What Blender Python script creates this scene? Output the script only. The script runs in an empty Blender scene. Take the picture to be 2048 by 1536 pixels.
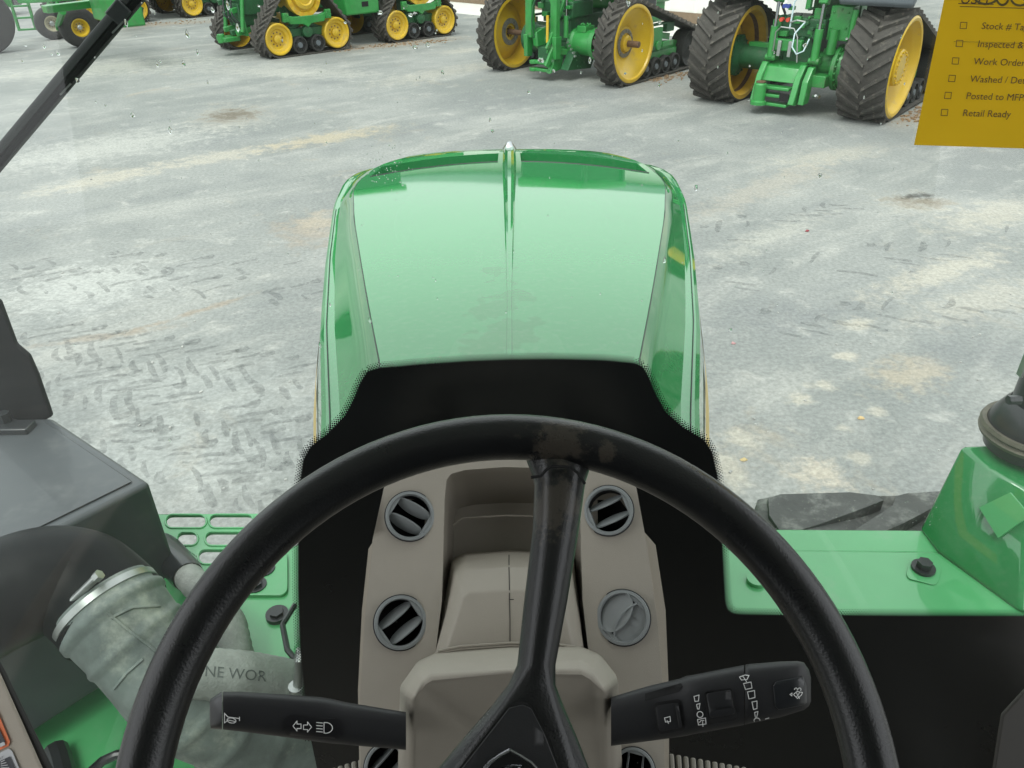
import bpy, bmesh, math, random
from mathutils import Vector, Matrix
from mathutils.geometry import delaunay_2d_cdt
from mathutils.bvhtree import BVHTree
rad = math.radians
random.seed(7)
S = bpy.context.scene
COL = S.collection

# ------------------------------------------------------------------ camera
FPX, HC, PITCH, ROLL = 1540.0, 3.0, rad(31.6), rad(0.8)      # focal length in photo pixels, eye height, tilt
CF = Vector((0, math.cos(PITCH), -math.sin(PITCH)))
_R = Vector((1, 0, 0)); _U = Vector((0, math.sin(PITCH), math.cos(PITCH)))
CR = _R * math.cos(ROLL) - _U * math.sin(ROLL)
CU = _U * math.cos(ROLL) + _R * math.sin(ROLL)
CC = Vector((0, 0, HC))
cam = bpy.data.cameras.new('camera'); camo = bpy.data.objects.new('camera', cam); COL.objects.link(camo)
camo.matrix_world = Matrix(((CR.x, CU.x, -CF.x, 0), (CR.y, CU.y, -CF.y, 0), (CR.z, CU.z, -CF.z, HC), (0, 0, 0, 1)))
cam.sensor_width = 36; cam.lens = 36 * FPX / 2048; cam.clip_start = 0.02; cam.clip_end = 3000
S.camera = camo

# ------------------------------------------------------------------ sky, sun, exposure
SUN_EL, SUN_AZ = rad(62), rad(205)
W = bpy.data.worlds.new('World'); S.world = W; W.use_nodes = True
nt = W.node_tree; nt.nodes.clear()
sky = nt.nodes.new('ShaderNodeTexSky'); sky.sky_type = 'NISHITA'; sky.sun_disc = False
sky.sun_elevation = SUN_EL; sky.sun_rotation = SUN_AZ; sky.dust_density = 6; sky.air_density = 1.0; sky.ozone_density = 1.0
hs = nt.nodes.new('ShaderNodeHueSaturation'); hs.inputs['Saturation'].default_value = 0.12
ovc = nt.nodes.new('ShaderNodeMix'); ovc.data_type = 'RGBA'; ovc.inputs[0].default_value = .6; ovc.inputs[7].default_value = (9.6, 10.0, 10.2, 1)      # even cloud cover over the clear sky
bgn = nt.nodes.new('ShaderNodeBackground'); bgn.inputs['Strength'].default_value = 0.15
wo = nt.nodes.new('ShaderNodeOutputWorld')
nt.links.new(sky.outputs[0], hs.inputs['Color']); nt.links.new(hs.outputs[0], ovc.inputs[6]); nt.links.new(ovc.outputs[2], bgn.inputs['Color']); nt.links.new(bgn.outputs[0], wo.inputs[0])
sl = bpy.data.lights.new('sun', 'SUN'); sl.energy = 0.9; sl.angle = rad(25); sl.color = (1, 0.97, 0.93)
so = bpy.data.objects.new('sun', sl); COL.objects.link(so)
_d = Vector((math.sin(SUN_AZ) * math.cos(SUN_EL), math.cos(SUN_AZ) * math.cos(SUN_EL), math.sin(SUN_EL)))
so.rotation_euler = (-_d).to_track_quat('-Z', 'Y').to_euler(); so.location = (0, 0, 20)
S.view_settings.view_transform = 'Standard'; S.view_settings.look = 'None'; S.view_settings.gamma = 1
S.view_settings.use_curve_mapping = False
S.view_settings.exposure = 0.58

# ------------------------------------------------------------------ from photo pixels to points in the place
def ray(x, y): return CF + CR * ((x - 1024) / FPX) + CU * ((768 - y) / FPX)
def gz(x, y, z=0.0):
    d = ray(x, y); return CC + d * ((z - HC) / d.z)
def gy(x, y, Y):
    d = ray(x, y); return CC + d * (Y / d.y)
def gd(x, y, dep): return CC + ray(x, y) * dep
def plane_hit(x, y, p, n):
    d = ray(x, y); return CC + d * ((p - CC).dot(n) / d.dot(n))
def glass_y(x, zr): return 1.0 + .16 * (zr + .5) - .12 * x * x
def glass_pt(x, y, off=0.0):                                  # point on the curved windscreen (off: towards the driver)
    d = ray(x, y); t = 1.0
    for _ in range(30):
        P = d * t; t = (glass_y(P.x, P.z) - off) / d.y
    return CC + d * t

# ------------------------------------------------------------------ materials
MATS = {}
def mat(name, col, rough=.5, metal=0, coat=0, spec=.5, vary=.12, scale=6, bump=0, bscale=200, dust=None, dustamt=.0, dscale=4, coat_rough=.03, ior=None):
    if name in MATS: return MATS[name]
    m = bpy.data.materials.new(name); m.use_nodes = True; n = m.node_tree.nodes; l = m.node_tree.links
    b = n['Principled BSDF']; b.inputs['Roughness'].default_value = rough; b.inputs['Metallic'].default_value = metal
    b.inputs['Specular IOR Level'].default_value = spec; b.inputs['Coat Weight'].default_value = coat; b.inputs['Coat Roughness'].default_value = coat_rough
    if ior: b.inputs['Coat IOR'].default_value = ior
    tc = n.new('ShaderNodeTexCoord'); no = n.new('ShaderNodeTexNoise'); no.inputs['Scale'].default_value = scale; no.inputs['Detail'].default_value = 8; no.inputs['Roughness'].default_value = .65
    l.new(tc.outputs['Object'], no.inputs['Vector'])
    r = n.new('ShaderNodeValToRGB'); r.color_ramp.elements[0].position = .3; r.color_ramp.elements[1].position = .7
    c = Vector(col); r.color_ramp.elements[0].color = (*(c * (1 - vary)), 1); r.color_ramp.elements[1].color = (*(c * (1 + vary)), 1)
    l.new(no.outputs[0], r.inputs[0]); out = r.outputs[0]
    mr = n.new('ShaderNodeMapRange'); mr.inputs[3].default_value = max(0, rough - .08); mr.inputs[4].default_value = min(1, rough + .1); l.new(no.outputs[0], mr.inputs[0]); l.new(mr.outputs[0], b.inputs['Roughness'])
    if dust:
        n2 = n.new('ShaderNodeTexNoise'); n2.inputs['Scale'].default_value = dscale; n2.inputs['Detail'].default_value = 6; n2.inputs['Roughness'].default_value = .7; l.new(tc.outputs['Object'], n2.inputs['Vector'])
        m2 = n.new('ShaderNodeMapRange'); m2.inputs[1].default_value = .62 - dustamt * .4; m2.inputs[2].default_value = .8 - dustamt * .25; m2.interpolation_type = 'SMOOTHSTEP'; l.new(n2.outputs[0], m2.inputs[0])
        mu = n.new('ShaderNodeMath'); mu.operation = 'MULTIPLY'; mu.inputs[1].default_value = .85; l.new(m2.outputs[0], mu.inputs[0])
        mx = n.new('ShaderNodeMix'); mx.data_type = 'RGBA'; l.new(mu.outputs[0], mx.inputs[0]); l.new(out, mx.inputs[6]); mx.inputs[7].default_value = (*dust, 1); out = mx.outputs[2]
    l.new(out, b.inputs['Base Color'])
    if bump:
        n3 = n.new('ShaderNodeTexNoise'); n3.inputs['Scale'].default_value = bscale; n3.inputs['Detail'].default_value = 3; l.new(tc.outputs['Object'], n3.inputs['Vector'])
        bp = n.new('ShaderNodeBump'); bp.inputs['Strength'].default_value = bump; bp.inputs['Distance'].default_value = .002; l.new(n3.outputs[0], bp.inputs['Height']); l.new(bp.outputs[0], b.inputs['Normal'])
    MATS[name] = m; return m

GREEN = (.025, .228, .066)
M_HOOD = mat('green gloss paint', GREEN, .35, coat=1, vary=.04, scale=2, spec=0, ior=1.72, coat_rough=.012)
M_DECK = mat('pale green deck paint', (.085, .39, .145), .35, coat=.8, vary=.08, scale=3, ior=1.6, dust=(.17, .36, .2), dustamt=.2, dscale=3)  # base much paler than the hood green, with dust noise on top
M_GREEN = mat('green machine paint', (.028, .25, .05), .4, coat=.5, vary=.14, scale=5, dust=(.11, .16, .08), dustamt=.12, dscale=6)
M_GREENB = mat('green machine paint in the yard', (.022, .225, .042), .45, coat=.3, vary=.18, scale=7, dust=(.11, .15, .085), dustamt=.24, dscale=5)
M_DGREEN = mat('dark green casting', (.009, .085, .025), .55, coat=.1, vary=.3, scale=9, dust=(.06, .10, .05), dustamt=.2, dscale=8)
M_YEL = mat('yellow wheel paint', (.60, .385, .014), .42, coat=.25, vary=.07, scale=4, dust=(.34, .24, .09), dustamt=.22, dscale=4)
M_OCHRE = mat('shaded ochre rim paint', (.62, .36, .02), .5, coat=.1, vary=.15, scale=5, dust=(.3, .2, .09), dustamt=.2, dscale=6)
M_RUB = mat('dusty track rubber', (.062, .056, .05), .8, spec=.3, vary=.25, scale=9, bump=.4, bscale=120, dust=(.2, .175, .145), dustamt=.14, dscale=7)
M_RUBD = mat('dark rubber', (.035, .034, .033), .75, spec=.3, vary=.25, scale=9, dust=(.14, .12, .1), dustamt=.12, dscale=8)
M_STEELG = mat('grey bolted steel', (.22, .21, .18), .55, metal=.3, vary=.25, scale=14)
M_RUST = mat('bare rusty axle', (.16, .095, .06), .6, metal=.4, vary=.35, scale=20)
M_CHROME = mat('chrome', (.45, .46, .48), .16, metal=1, vary=.04)
M_ZINC = mat('zinc plated steel', (.42, .43, .42), .36, metal=.9, vary=.15, scale=30)
M_BLACKP = mat('black moulded plastic', (.012, .0125, .0135), .5, vary=.12, scale=8, bump=.04, bscale=900)
M_BLACKG = mat('black satin paint', (.016, .018, .02), .35, coat=.2, vary=.12, scale=6, dust=(.10, .10, .095), dustamt=.06, dscale=7)
M_GREYBOX = mat('dusty black metal casing', (.058, .065, .07), .42, coat=.15, vary=.1, scale=4, dust=(.13, .135, .135), dustamt=.2, dscale=2.5)
M_VOID = mat('dark duct interior', (.004, .004, .004), .8, vary=.1)
M_BEIGE = mat('grained taupe dash plastic', (.292, .266, .222), .52, vary=.035, scale=5, bump=.22, bscale=1400)
M_BEIGEL = mat('pale taupe trim plastic', (.34, .305, .25), .55, vary=.04, scale=5, bump=.2, bscale=1200)
M_VENT = mat('grey vent plastic', (.20, .215, .215), .45, vary=.04, bump=.15, bscale=1500)
M_DUCT = mat('dusty grey rubber duct', (.16, .185, .175), .6, vary=.45, scale=8, dust=(.42, .44, .38), dustamt=.32, dscale=7, bump=.5, bscale=50)
M_BRAID = mat('pale woven hose sleeve', (.30, .31, .29), .75, vary=.2, scale=30, bump=.8, bscale=180)
M_WHITE = mat('white wall paint', (.78, .77, .73), .6, vary=.05, scale=1.2)
M_INK = mat('white icon print', (.75, .76, .74), .5, vary=.03)
M_DINK = mat('dark print', (.06, .03, .012), .6, vary=.1)
M_HAND = mat('faded marker lettering', (.10, .11, .105), .8, vary=.3)
M_FRIT = mat('black ceramic frit', (.005, .006, .006), .28, vary=.15, scale=3)
M_BROWN = mat('brown base trim', (.2, .14, .09), .6, vary=.15)
M_GREYB = mat('slate grey cab panel', (.11, .125, .14), .5, vary=.1)
M_GLASSD = mat('dark cab glazing', (.02, .025, .028), .06, spec=.6, vary=.05)
M_BLUE = mat('blue coupler cap', (.03, .06, .3), .5); M_RED = mat('red coupler cap', (.6, .06, .03), .5)
M_HOSEW = mat('pale air hose', (.55, .68, .72), .5, vary=.08)
M_ORANGE = mat('orange sticker print', (.62, .15, .05), .5, vary=.04)
M_STICKW = mat('grey white sticker', (.45, .46, .47), .5, vary=.04); M_STICKD = mat('dark sticker field', (.035, .038, .045), .5, vary=.08)
M_GREYRIM = mat('cream wheel rim', (.42, .38, .26), .6, vary=.2, scale=9)
M_SOIL = mat('brown crumbled soil', (.28, .19, .12), .95, spec=.1, vary=.35, scale=12)
M_MAT = mat('ribbed grey mat', (.24, .225, .19), .7, vary=.1)

def wet_hood():                                                # drying water film and faint dust on the bonnet paint
    m = M_HOOD; n = m.node_tree.nodes; l = m.node_tree.links; b = n['Principled BSDF']; src = b.inputs['Base Color'].links[0].from_socket
    ge = n.new('ShaderNodeNewGeometry'); no = n.new('ShaderNodeTexNoise'); no.inputs['Scale'].default_value = 13; no.inputs['Detail'].default_value = 6; l.new(ge.outputs['Position'], no.inputs['Vector'])
    mp = n.new('ShaderNodeMapping'); mp.vector_type = 'TEXTURE'; mp.inputs['Location'].default_value = (-.025, 1.4, 2.27); mp.inputs['Scale'].default_value = (.085, .36, 3); l.new(ge.outputs['Position'], mp.inputs[0])
    ln = n.new('ShaderNodeVectorMath'); ln.operation = 'LENGTH'; l.new(mp.outputs[0], ln.inputs[0])
    ad = n.new('ShaderNodeMath'); ad.operation = 'MULTIPLY_ADD'; ad.inputs[1].default_value = -3.2; l.new(no.outputs[0], ad.inputs[0]); l.new(ln.outputs['Value'], ad.inputs[2])
    mr = n.new('ShaderNodeMapRange'); mr.inputs[1].default_value = -.86; mr.inputs[2].default_value = -.92; l.new(ad.outputs[0], mr.inputs[0])
    mx = n.new('ShaderNodeMix'); mx.data_type = 'RGBA'; l.new(mr.outputs[0], mx.inputs[0]); l.new(src, mx.inputs[6]); mx.inputs[7].default_value = (.02, .19, .05, 1)
    n2 = n.new('ShaderNodeTexNoise'); n2.inputs['Scale'].default_value = 55; n2.inputs['Detail'].default_value = 6; n2.inputs['Roughness'].default_value = .7; l.new(ge.outputs['Position'], n2.inputs['Vector'])
    m2 = n.new('ShaderNodeMapRange'); m2.inputs[1].default_value = .5; m2.inputs[2].default_value = .8; m2.inputs[4].default_value = .16; l.new(n2.outputs[0], m2.inputs[0])
    m3 = n.new('ShaderNodeMix'); m3.data_type = 'RGBA'; l.new(m2.outputs[0], m3.inputs[0]); l.new(mx.outputs[2], m3.inputs[6]); m3.inputs[7].default_value = (.25, .34, .24, 1)
    l.new(m3.outputs[2], b.inputs['Base Color'])
    cr = n.new('ShaderNodeMapRange'); cr.inputs[3].default_value = .01; cr.inputs[4].default_value = .06; l.new(n2.outputs[0], cr.inputs[0]); l.new(cr.outputs[0], b.inputs['Coat Roughness'])
wet_hood()
def worn_plastic():                                            # wheel plastic with its scuffed brown patches
    m = mat('black steering wheel grip', (.0085, .0092, .0095), .27, vary=.15, scale=10, bump=.12, bscale=700)
    n = m.node_tree.nodes; l = m.node_tree.links; b = n['Principled BSDF']; src = b.inputs['Base Color'].links[0].from_socket
    ge = n.new('ShaderNodeNewGeometry'); acc = None
    for p, rx in ((WEAR1, .034), (WEAR2, .04), (WEAR3, .012)):
        vs = n.new('ShaderNodeVectorMath'); vs.operation = 'DISTANCE'; l.new(ge.outputs['Position'], vs.inputs[0]); vs.inputs[1].default_value = p
        mr = n.new('ShaderNodeMapRange'); mr.inputs[1].default_value = rx; mr.inputs[2].default_value = rx * .25; l.new(vs.outputs['Value'], mr.inputs[0])
        if acc is None: acc = mr.outputs[0]
        else:
            mm = n.new('ShaderNodeMath'); mm.operation = 'MAXIMUM'; l.new(acc, mm.inputs[0]); l.new(mr.outputs[0], mm.inputs[1]); acc = mm.outputs[0]
    no = n.new('ShaderNodeTexNoise'); no.inputs['Scale'].default_value = 90; no.inputs['Detail'].default_value = 8; no.inputs['Roughness'].default_value = .7
    l.new(ge.outputs['Position'], no.inputs['Vector'])
    ad = n.new('ShaderNodeMath'); ad.operation = 'ADD'; l.new(no.outputs[0], ad.inputs[0])
    ml = n.new('ShaderNodeMath'); ml.operation = 'MULTIPLY'; ml.inputs[1].default_value = .34; l.new(acc, ml.inputs[0]); l.new(ml.outputs[0], ad.inputs[1])
    mr = n.new('ShaderNodeMapRange'); mr.inputs[1].default_value = .715; mr.inputs[2].default_value = .82; l.new(ad.outputs[0], mr.inputs[0])
    mx = n.new('ShaderNodeMix'); mx.data_type = 'RGBA'; l.new(mr.outputs[0], mx.inputs[0]); l.new(src, mx.inputs[6]); mx.inputs[7].default_value = (.046, .040, .032, 1)
    l.new(mx.outputs[2], b.inputs['Base Color']); return m

def glass_mat():
    m = bpy.data.materials.new('dusty windscreen glass'); m.use_nodes = True; n = m.node_tree.nodes; l = m.node_tree.links; n.clear()
    o = n.new('ShaderNodeOutputMaterial'); tr = n.new('ShaderNodeBsdfTransparent'); tr.inputs[0].default_value = (.90, .965, .925, 1)
    gl = n.new('ShaderNodeBsdfGlossy'); gl.inputs['Roughness'].default_value = .015
    lw = n.new('ShaderNodeLayerWeight'); lw.inputs[0].default_value = .5
    pw = n.new('ShaderNodeMath'); pw.operation = 'POWER'; pw.inputs[1].default_value = 5; l.new(lw.outputs['Facing'], pw.inputs[0])
    ma = n.new('ShaderNodeMath'); ma.operation = 'MULTIPLY_ADD'; ma.inputs[1].default_value = .9; ma.inputs[2].default_value = .045; l.new(pw.outputs[0], ma.inputs[0])
    m1 = n.new('ShaderNodeMixShader'); l.new(ma.outputs[0], m1.inputs[0]); l.new(tr.outputs[0], m1.inputs[1]); l.new(gl.outputs[0], m1.inputs[2])
    du = n.new('ShaderNodeBsdfTranslucent'); du.inputs[0].default_value = (.75, .78, .74, 1)
    ge = n.new('ShaderNodeNewGeometry'); no = n.new('ShaderNodeTexNoise'); no.inputs['Scale'].default_value = 3.5; no.inputs['Detail'].default_value = 9; no.inputs['Roughness'].default_value = .7
    l.new(ge.outputs['Position'], no.inputs['Vector'])
    mr = n.new('ShaderNodeMapRange'); mr.inputs[1].default_value = .35; mr.inputs[2].default_value = .75; mr.inputs[3].default_value = .004; mr.inputs[4].default_value = .035; l.new(no.outputs[0], mr.inputs[0])
    m2 = n.new('ShaderNodeMixShader'); l.new(mr.outputs[0], m2.inputs[0]); l.new(m1.outputs[0], m2.inputs[1]); l.new(du.outputs[0], m2.inputs[2])
    l.new(m2.outputs[0], o.inputs[0]); return m

def paper_mat():
    m = bpy.data.materials.new('golden yellow paper'); m.use_nodes = True; n = m.node_tree.nodes; l = m.node_tree.links; n.clear()
    o = n.new('ShaderNodeOutputMaterial'); d = n.new('ShaderNodeBsdfDiffuse'); t = n.new('ShaderNodeBsdfTranslucent'); mx = n.new('ShaderNodeMixShader'); mx.inputs[0].default_value = .62
    ge = n.new('ShaderNodeNewGeometry'); no = n.new('ShaderNodeTexNoise'); no.inputs['Scale'].default_value = 14; no.inputs['Detail'].default_value = 6; l.new(ge.outputs['Position'], no.inputs['Vector'])
    r = n.new('ShaderNodeValToRGB'); r.color_ramp.elements[0].color = (.78, .58, .05, 1); r.color_ramp.elements[1].color = (.84, .63, .06, 1); l.new(no.outputs[0], r.inputs[0])
    l.new(r.outputs[0], d.inputs[0]); l.new(r.outputs[0], t.inputs[0]); l.new(d.outputs[0], mx.inputs[1]); l.new(t.outputs[0], mx.inputs[2]); l.new(mx.outputs[0], o.inputs[0]); return m

def drop_mat():
    m = bpy.data.materials.new('water drop'); m.use_nodes = True; n = m.node_tree.nodes; l = m.node_tree.links; n.clear()
    o = n.new('ShaderNodeOutputMaterial'); g = n.new('ShaderNodeBsdfGlass'); g.inputs['IOR'].default_value = 1.33; g.inputs['Roughness'].default_value = .02; l.new(g.outputs[0], o.inputs[0]); return m

# ------------------------------------------------------------------ mesh helpers
class MB:
    def __init__(s, M=None): s.v = []; s.f = []; s.M = M
    def add(s, vs, fs):
        o = len(s.v)
        for p in vs:
            p = Vector(p); s.v.append(s.M @ p if s.M else p)
        s.f += [tuple(i + o for i in f) for f in fs]; return s
    def box(s, c, d, rz=0, R=None):
        Q = R or Matrix.Rotation(rz, 3, 'Z'); c = Vector(c); x, y, z = (k / 2 for k in d)
        P = [c + Q @ Vector((a * x, b * y, e * z)) for e in (-1, 1) for a, b in ((-1, -1), (1, -1), (1, 1), (-1, 1))]
        return s.add(P, [(3, 2, 1, 0), (4, 5, 6, 7), (0, 1, 5, 4), (1, 2, 6, 5), (2, 3, 7, 6), (3, 0, 4, 7)])
    def bar(s, a, b, w, h, up=(0, 0, 1)):
        a, b = Vector(a), Vector(b); t = (b - a).normalized(); x = t.cross(Vector(up)).normalized(); y = x.cross(t)
        rings = [[p + x * i * w / 2 + y * j * h / 2 for i, j in ((-1, -1), (1, -1), (1, 1), (-1, 1))] for p in (a, b)]
        return s.loft(rings)
    def loft(s, rings, closed=True, caps=True):
        n = len(rings[0]); V = [p for r in rings for p in r]; fs = []
        for i in range(len(rings) - 1):
            for j in range(n if closed else n - 1):
                k = (j + 1) % n; fs.append((i * n + j, i * n + k, (i + 1) * n + k, (i + 1) * n + j))
        if caps and closed: fs.append(tuple(range(n - 1, -1, -1))); fs.append(tuple(range((len(rings) - 1) * n, len(rings) * n)))
        return s.add(V, fs)
    def tube(s, pts, r, n=10, caps=True):
        pts = [Vector(p) for p in pts]; rs = r if isinstance(r, (list, tuple)) else [r] * len(pts); rings = []; px = None
        for i, p in enumerate(pts):
            t = (pts[min(i + 1, len(pts) - 1)] - pts[max(i - 1, 0)]).normalized()
            if px is None: px = t.orthogonal().normalized()
            px = (px - t * px.dot(t)).normalized(); py = t.cross(px)
            rings.append([p + (px * math.cos(a) + py * math.sin(a)) * rs[i] for a in (2 * math.pi * k / n for k in range(n))])
        return s.loft(rings, True, caps)
    def cyl(s, a, b, r, r2=None, n=16): return s.tube([a, b], [r, r if r2 is None else r2], n)
    def lathe(s, prof, o, ax, n=32, a0=0, a1=2 * math.pi):       # prof (radius, height along ax)
        o = Vector(o); ax = Vector(ax).normalized(); x = ax.orthogonal().normalized(); y = ax.cross(x); full = abs(a1 - a0 - 2 * math.pi) < 1e-4
        rings = [[o + ax * h + (x * math.cos(a) + y * math.sin(a)) * max(r, 1e-4) for a in (a0 + (a1 - a0) * k / (n if full else n - 1) for k in range(n))] for r, h in prof]
        return s.loft(rings, full, False)
    def prism(s, poly, off):
        off = Vector(off); return s.loft([[Vector(p) for p in poly], [Vector(p) + off for p in poly]])
    def flat(s, outs, mp, th, grid=0):                           # 2-D outlines (even-odd), mp(x, y, depth) -> point
        pts = []; ed = []
        for o in outs:
            k = len(pts); pts += [Vector(p) for p in o]; ed += [(k + i, k + (i + 1) % len(o)) for i in range(len(o))]
        def inside(x, y):
            c = False
            for o in outs:
                for i in range(len(o)):
                    (x1, y1), (x2, y2) = o[i][:2], o[i - 1][:2]
                    if (y1 > y) != (y2 > y) and x < (x2 - x1) * (y - y1) / (y2 - y1) + x1: c = not c
            return c
        if grid:
            xs = [p.x for p in pts]; ys = [p.y for p in pts]; y = min(ys) + grid * .5
            while y < max(ys):
                x = min(xs) + grid * .5
                while x < max(xs):
                    if inside(x, y): pts.append(Vector((x, y)))
                    x += grid
                y += grid
        V, E, Fc, *_ = delaunay_2d_cdt(pts, ed, [], 0, 1e-5)
        keep = [f for f in Fc if inside(sum(V[i].x for i in f) / 3, sum(V[i].y for i in f) / 3)]
        n = len(V); P = [mp(p.x, p.y, 0) for p in V]; fs = [tuple(f) for f in keep]
        if th:
            P += [mp(p.x, p.y, th) for p in V]; fs += [tuple(i + n for i in reversed(f)) for f in keep]; cnt = {}
            for f in keep:
                for i in range(3):
                    a, b = f[i], f[(i + 1) % 3]; cnt.setdefault((min(a, b), max(a, b)), []).append((a, b))
            for q in cnt.values():
                if len(q) == 1: a, b = q[0]; fs.append((b, a, a + n, b + n))
        return s.add(P, fs)
    def obj(s, name, m, parent=None, bevel=0, ang=32, segs=2, kind=None, label=None):
        me = bpy.data.meshes.new(name); me.from_pydata([tuple(p) for p in s.v], [], s.f)
        bm = bmesh.new(); bm.from_mesh(me); bmesh.ops.remove_doubles(bm, verts=bm.verts, dist=1e-6); bmesh.ops.recalc_face_normals(bm, faces=bm.faces); bm.to_mesh(me); bm.free()
        me.materials.append(m); o = bpy.data.objects.new(name, me); COL.objects.link(o); o.parent = parent
        me.shade_smooth(); me.set_sharp_from_angle(angle=rad(ang))
        if bevel:
            b = o.modifiers.new('bevel', 'BEVEL'); b.width = bevel; b.segments = segs; b.limit_method = 'ANGLE'; b.angle_limit = rad(25); b.harden_normals = False
            me.shade_smooth(); me.set_sharp_from_angle(angle=rad(75))
        if kind: o['kind'] = kind
        if label: o['label'] = label
        return o
def thing(name, label, cat, loc=(0, 0, 0), rz=0, group=None):
    o = bpy.data.objects.new(name, None); COL.objects.link(o); o.location = loc; o.rotation_euler = (0, 0, rz); o.empty_display_size = .2
    tag(o, label, cat, group); return o
def tag(o, label, cat=None, group=None, kind=None):
    o['label'] = label
    if cat: o['category'] = cat
    if group: o['group'] = group
    if kind: o['kind'] = kind
    return o
def share(src, name, parent, M):
    o = bpy.data.objects.new(name, src); COL.objects.link(o); o.parent = parent; o.matrix_local = M; return o
def copy_tree(o, parent=None):
    c = o.copy(); COL.objects.link(c); c.parent = parent
    for ch in o.children: copy_tree(ch, c)
    return c
def on_mesh(ob):                                                 # photo pixel -> point on an object's surface
    dg = bpy.context.evaluated_depsgraph_get(); t = BVHTree.FromObject(ob, dg)
    def f(x, y, off=.0008):
        d = ray(x, y); h = t.ray_cast(CC, d.normalized())
        return (h[0] - d.normalized() * off) if h[0] else None
    return f
def lerp(a, b, t): return a + (b - a) * t
def strokes(lines, w, mp):                                       # ribbons w pixels wide along polylines
    mb = MB()
    for L in lines:
        L2 = [L[0]]
        for (x1, y1), (x2, y2) in zip(L, L[1:]):
            k = max(1, int(math.hypot(x2 - x1, y2 - y1) / 7)); L2 += [(lerp(x1, x2, i / k), lerp(y1, y2, i / k)) for i in range(1, k + 1)]
        for (x1, y1), (x2, y2) in zip(L2, L2[1:]):
            dx, dy = x2 - x1, y2 - y1; q = math.hypot(dx, dy) or 1; nx, ny = -dy / q * w / 2, dx / q * w / 2; ex, ey = dx / q * w * .35, dy / q * w * .35
            P = [mp(*p) for p in ((x1 - ex + nx, y1 - ey + ny), (x2 + ex + nx, y2 + ey + ny), (x2 + ex - nx, y2 + ey - ny), (x1 - ex - nx, y1 - ey - ny))]
            if all(p is not None for p in P): mb.add(P, [(0, 1, 2, 3)])
    return mb
def arc(cx, cy, rx, ry, a0, a1, n=14, rot=0):
    r = rad(rot); return [(cx + rx * math.cos(a) * math.cos(r) - ry * math.sin(a) * math.sin(r), cy + rx * math.cos(a) * math.sin(r) + ry * math.sin(a) * math.cos(r)) for a in (rad(a0 + (a1 - a0) * k / n) for k in range(n + 1))]
def text_mesh(body, size, fn, sub=False):
    cu = bpy.data.curves.new('text', 'FONT'); cu.body = body; cu.size = size; cu.resolution_u = 3
    o = bpy.data.objects.new('text', cu); me = bpy.data.meshes.new_from_object(o)
    mb = MB(); P = [fn(v.co.x, v.co.y) for v in me.vertices]
    if all(p is not None for p in P): mb.add(P, [tuple(p.vertices) for p in me.polygons])
    bpy.data.objects.remove(o); bpy.data.meshes.remove(me); bpy.data.curves.remove(cu); return mb
def rrect(cx, cy, w, h, r, n=5, rot=0):
    P = []
    for sx, sy, a0 in ((1, 1, 0), (-1, 1, 90), (-1, -1, 180), (1, -1, 270)):
        for k in range(n + 1):
            a = rad(a0 + 90 * k / n); P.append((cx + sx * (w / 2 - r) + r * math.cos(a), cy + sy * (h / 2 - r) + r * math.sin(a)))
    if rot:
        q = rad(rot); P = [(cx + (x - cx) * math.cos(q) - (y - cy) * math.sin(q), cy + (x - cx) * math.sin(q) + (y - cy) * math.cos(q)) for x, y in P]
    return P
def lerp(a, b, t): return a + (b - a) * t
def interp(x, T):
    if x <= T[0][0]: return T[0][1]
    for (a, u), (b, v) in zip(T, T[1:]):
        if x <= b: return lerp(u, v, (x - a) / (b - a))
    return T[-1][1]

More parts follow.
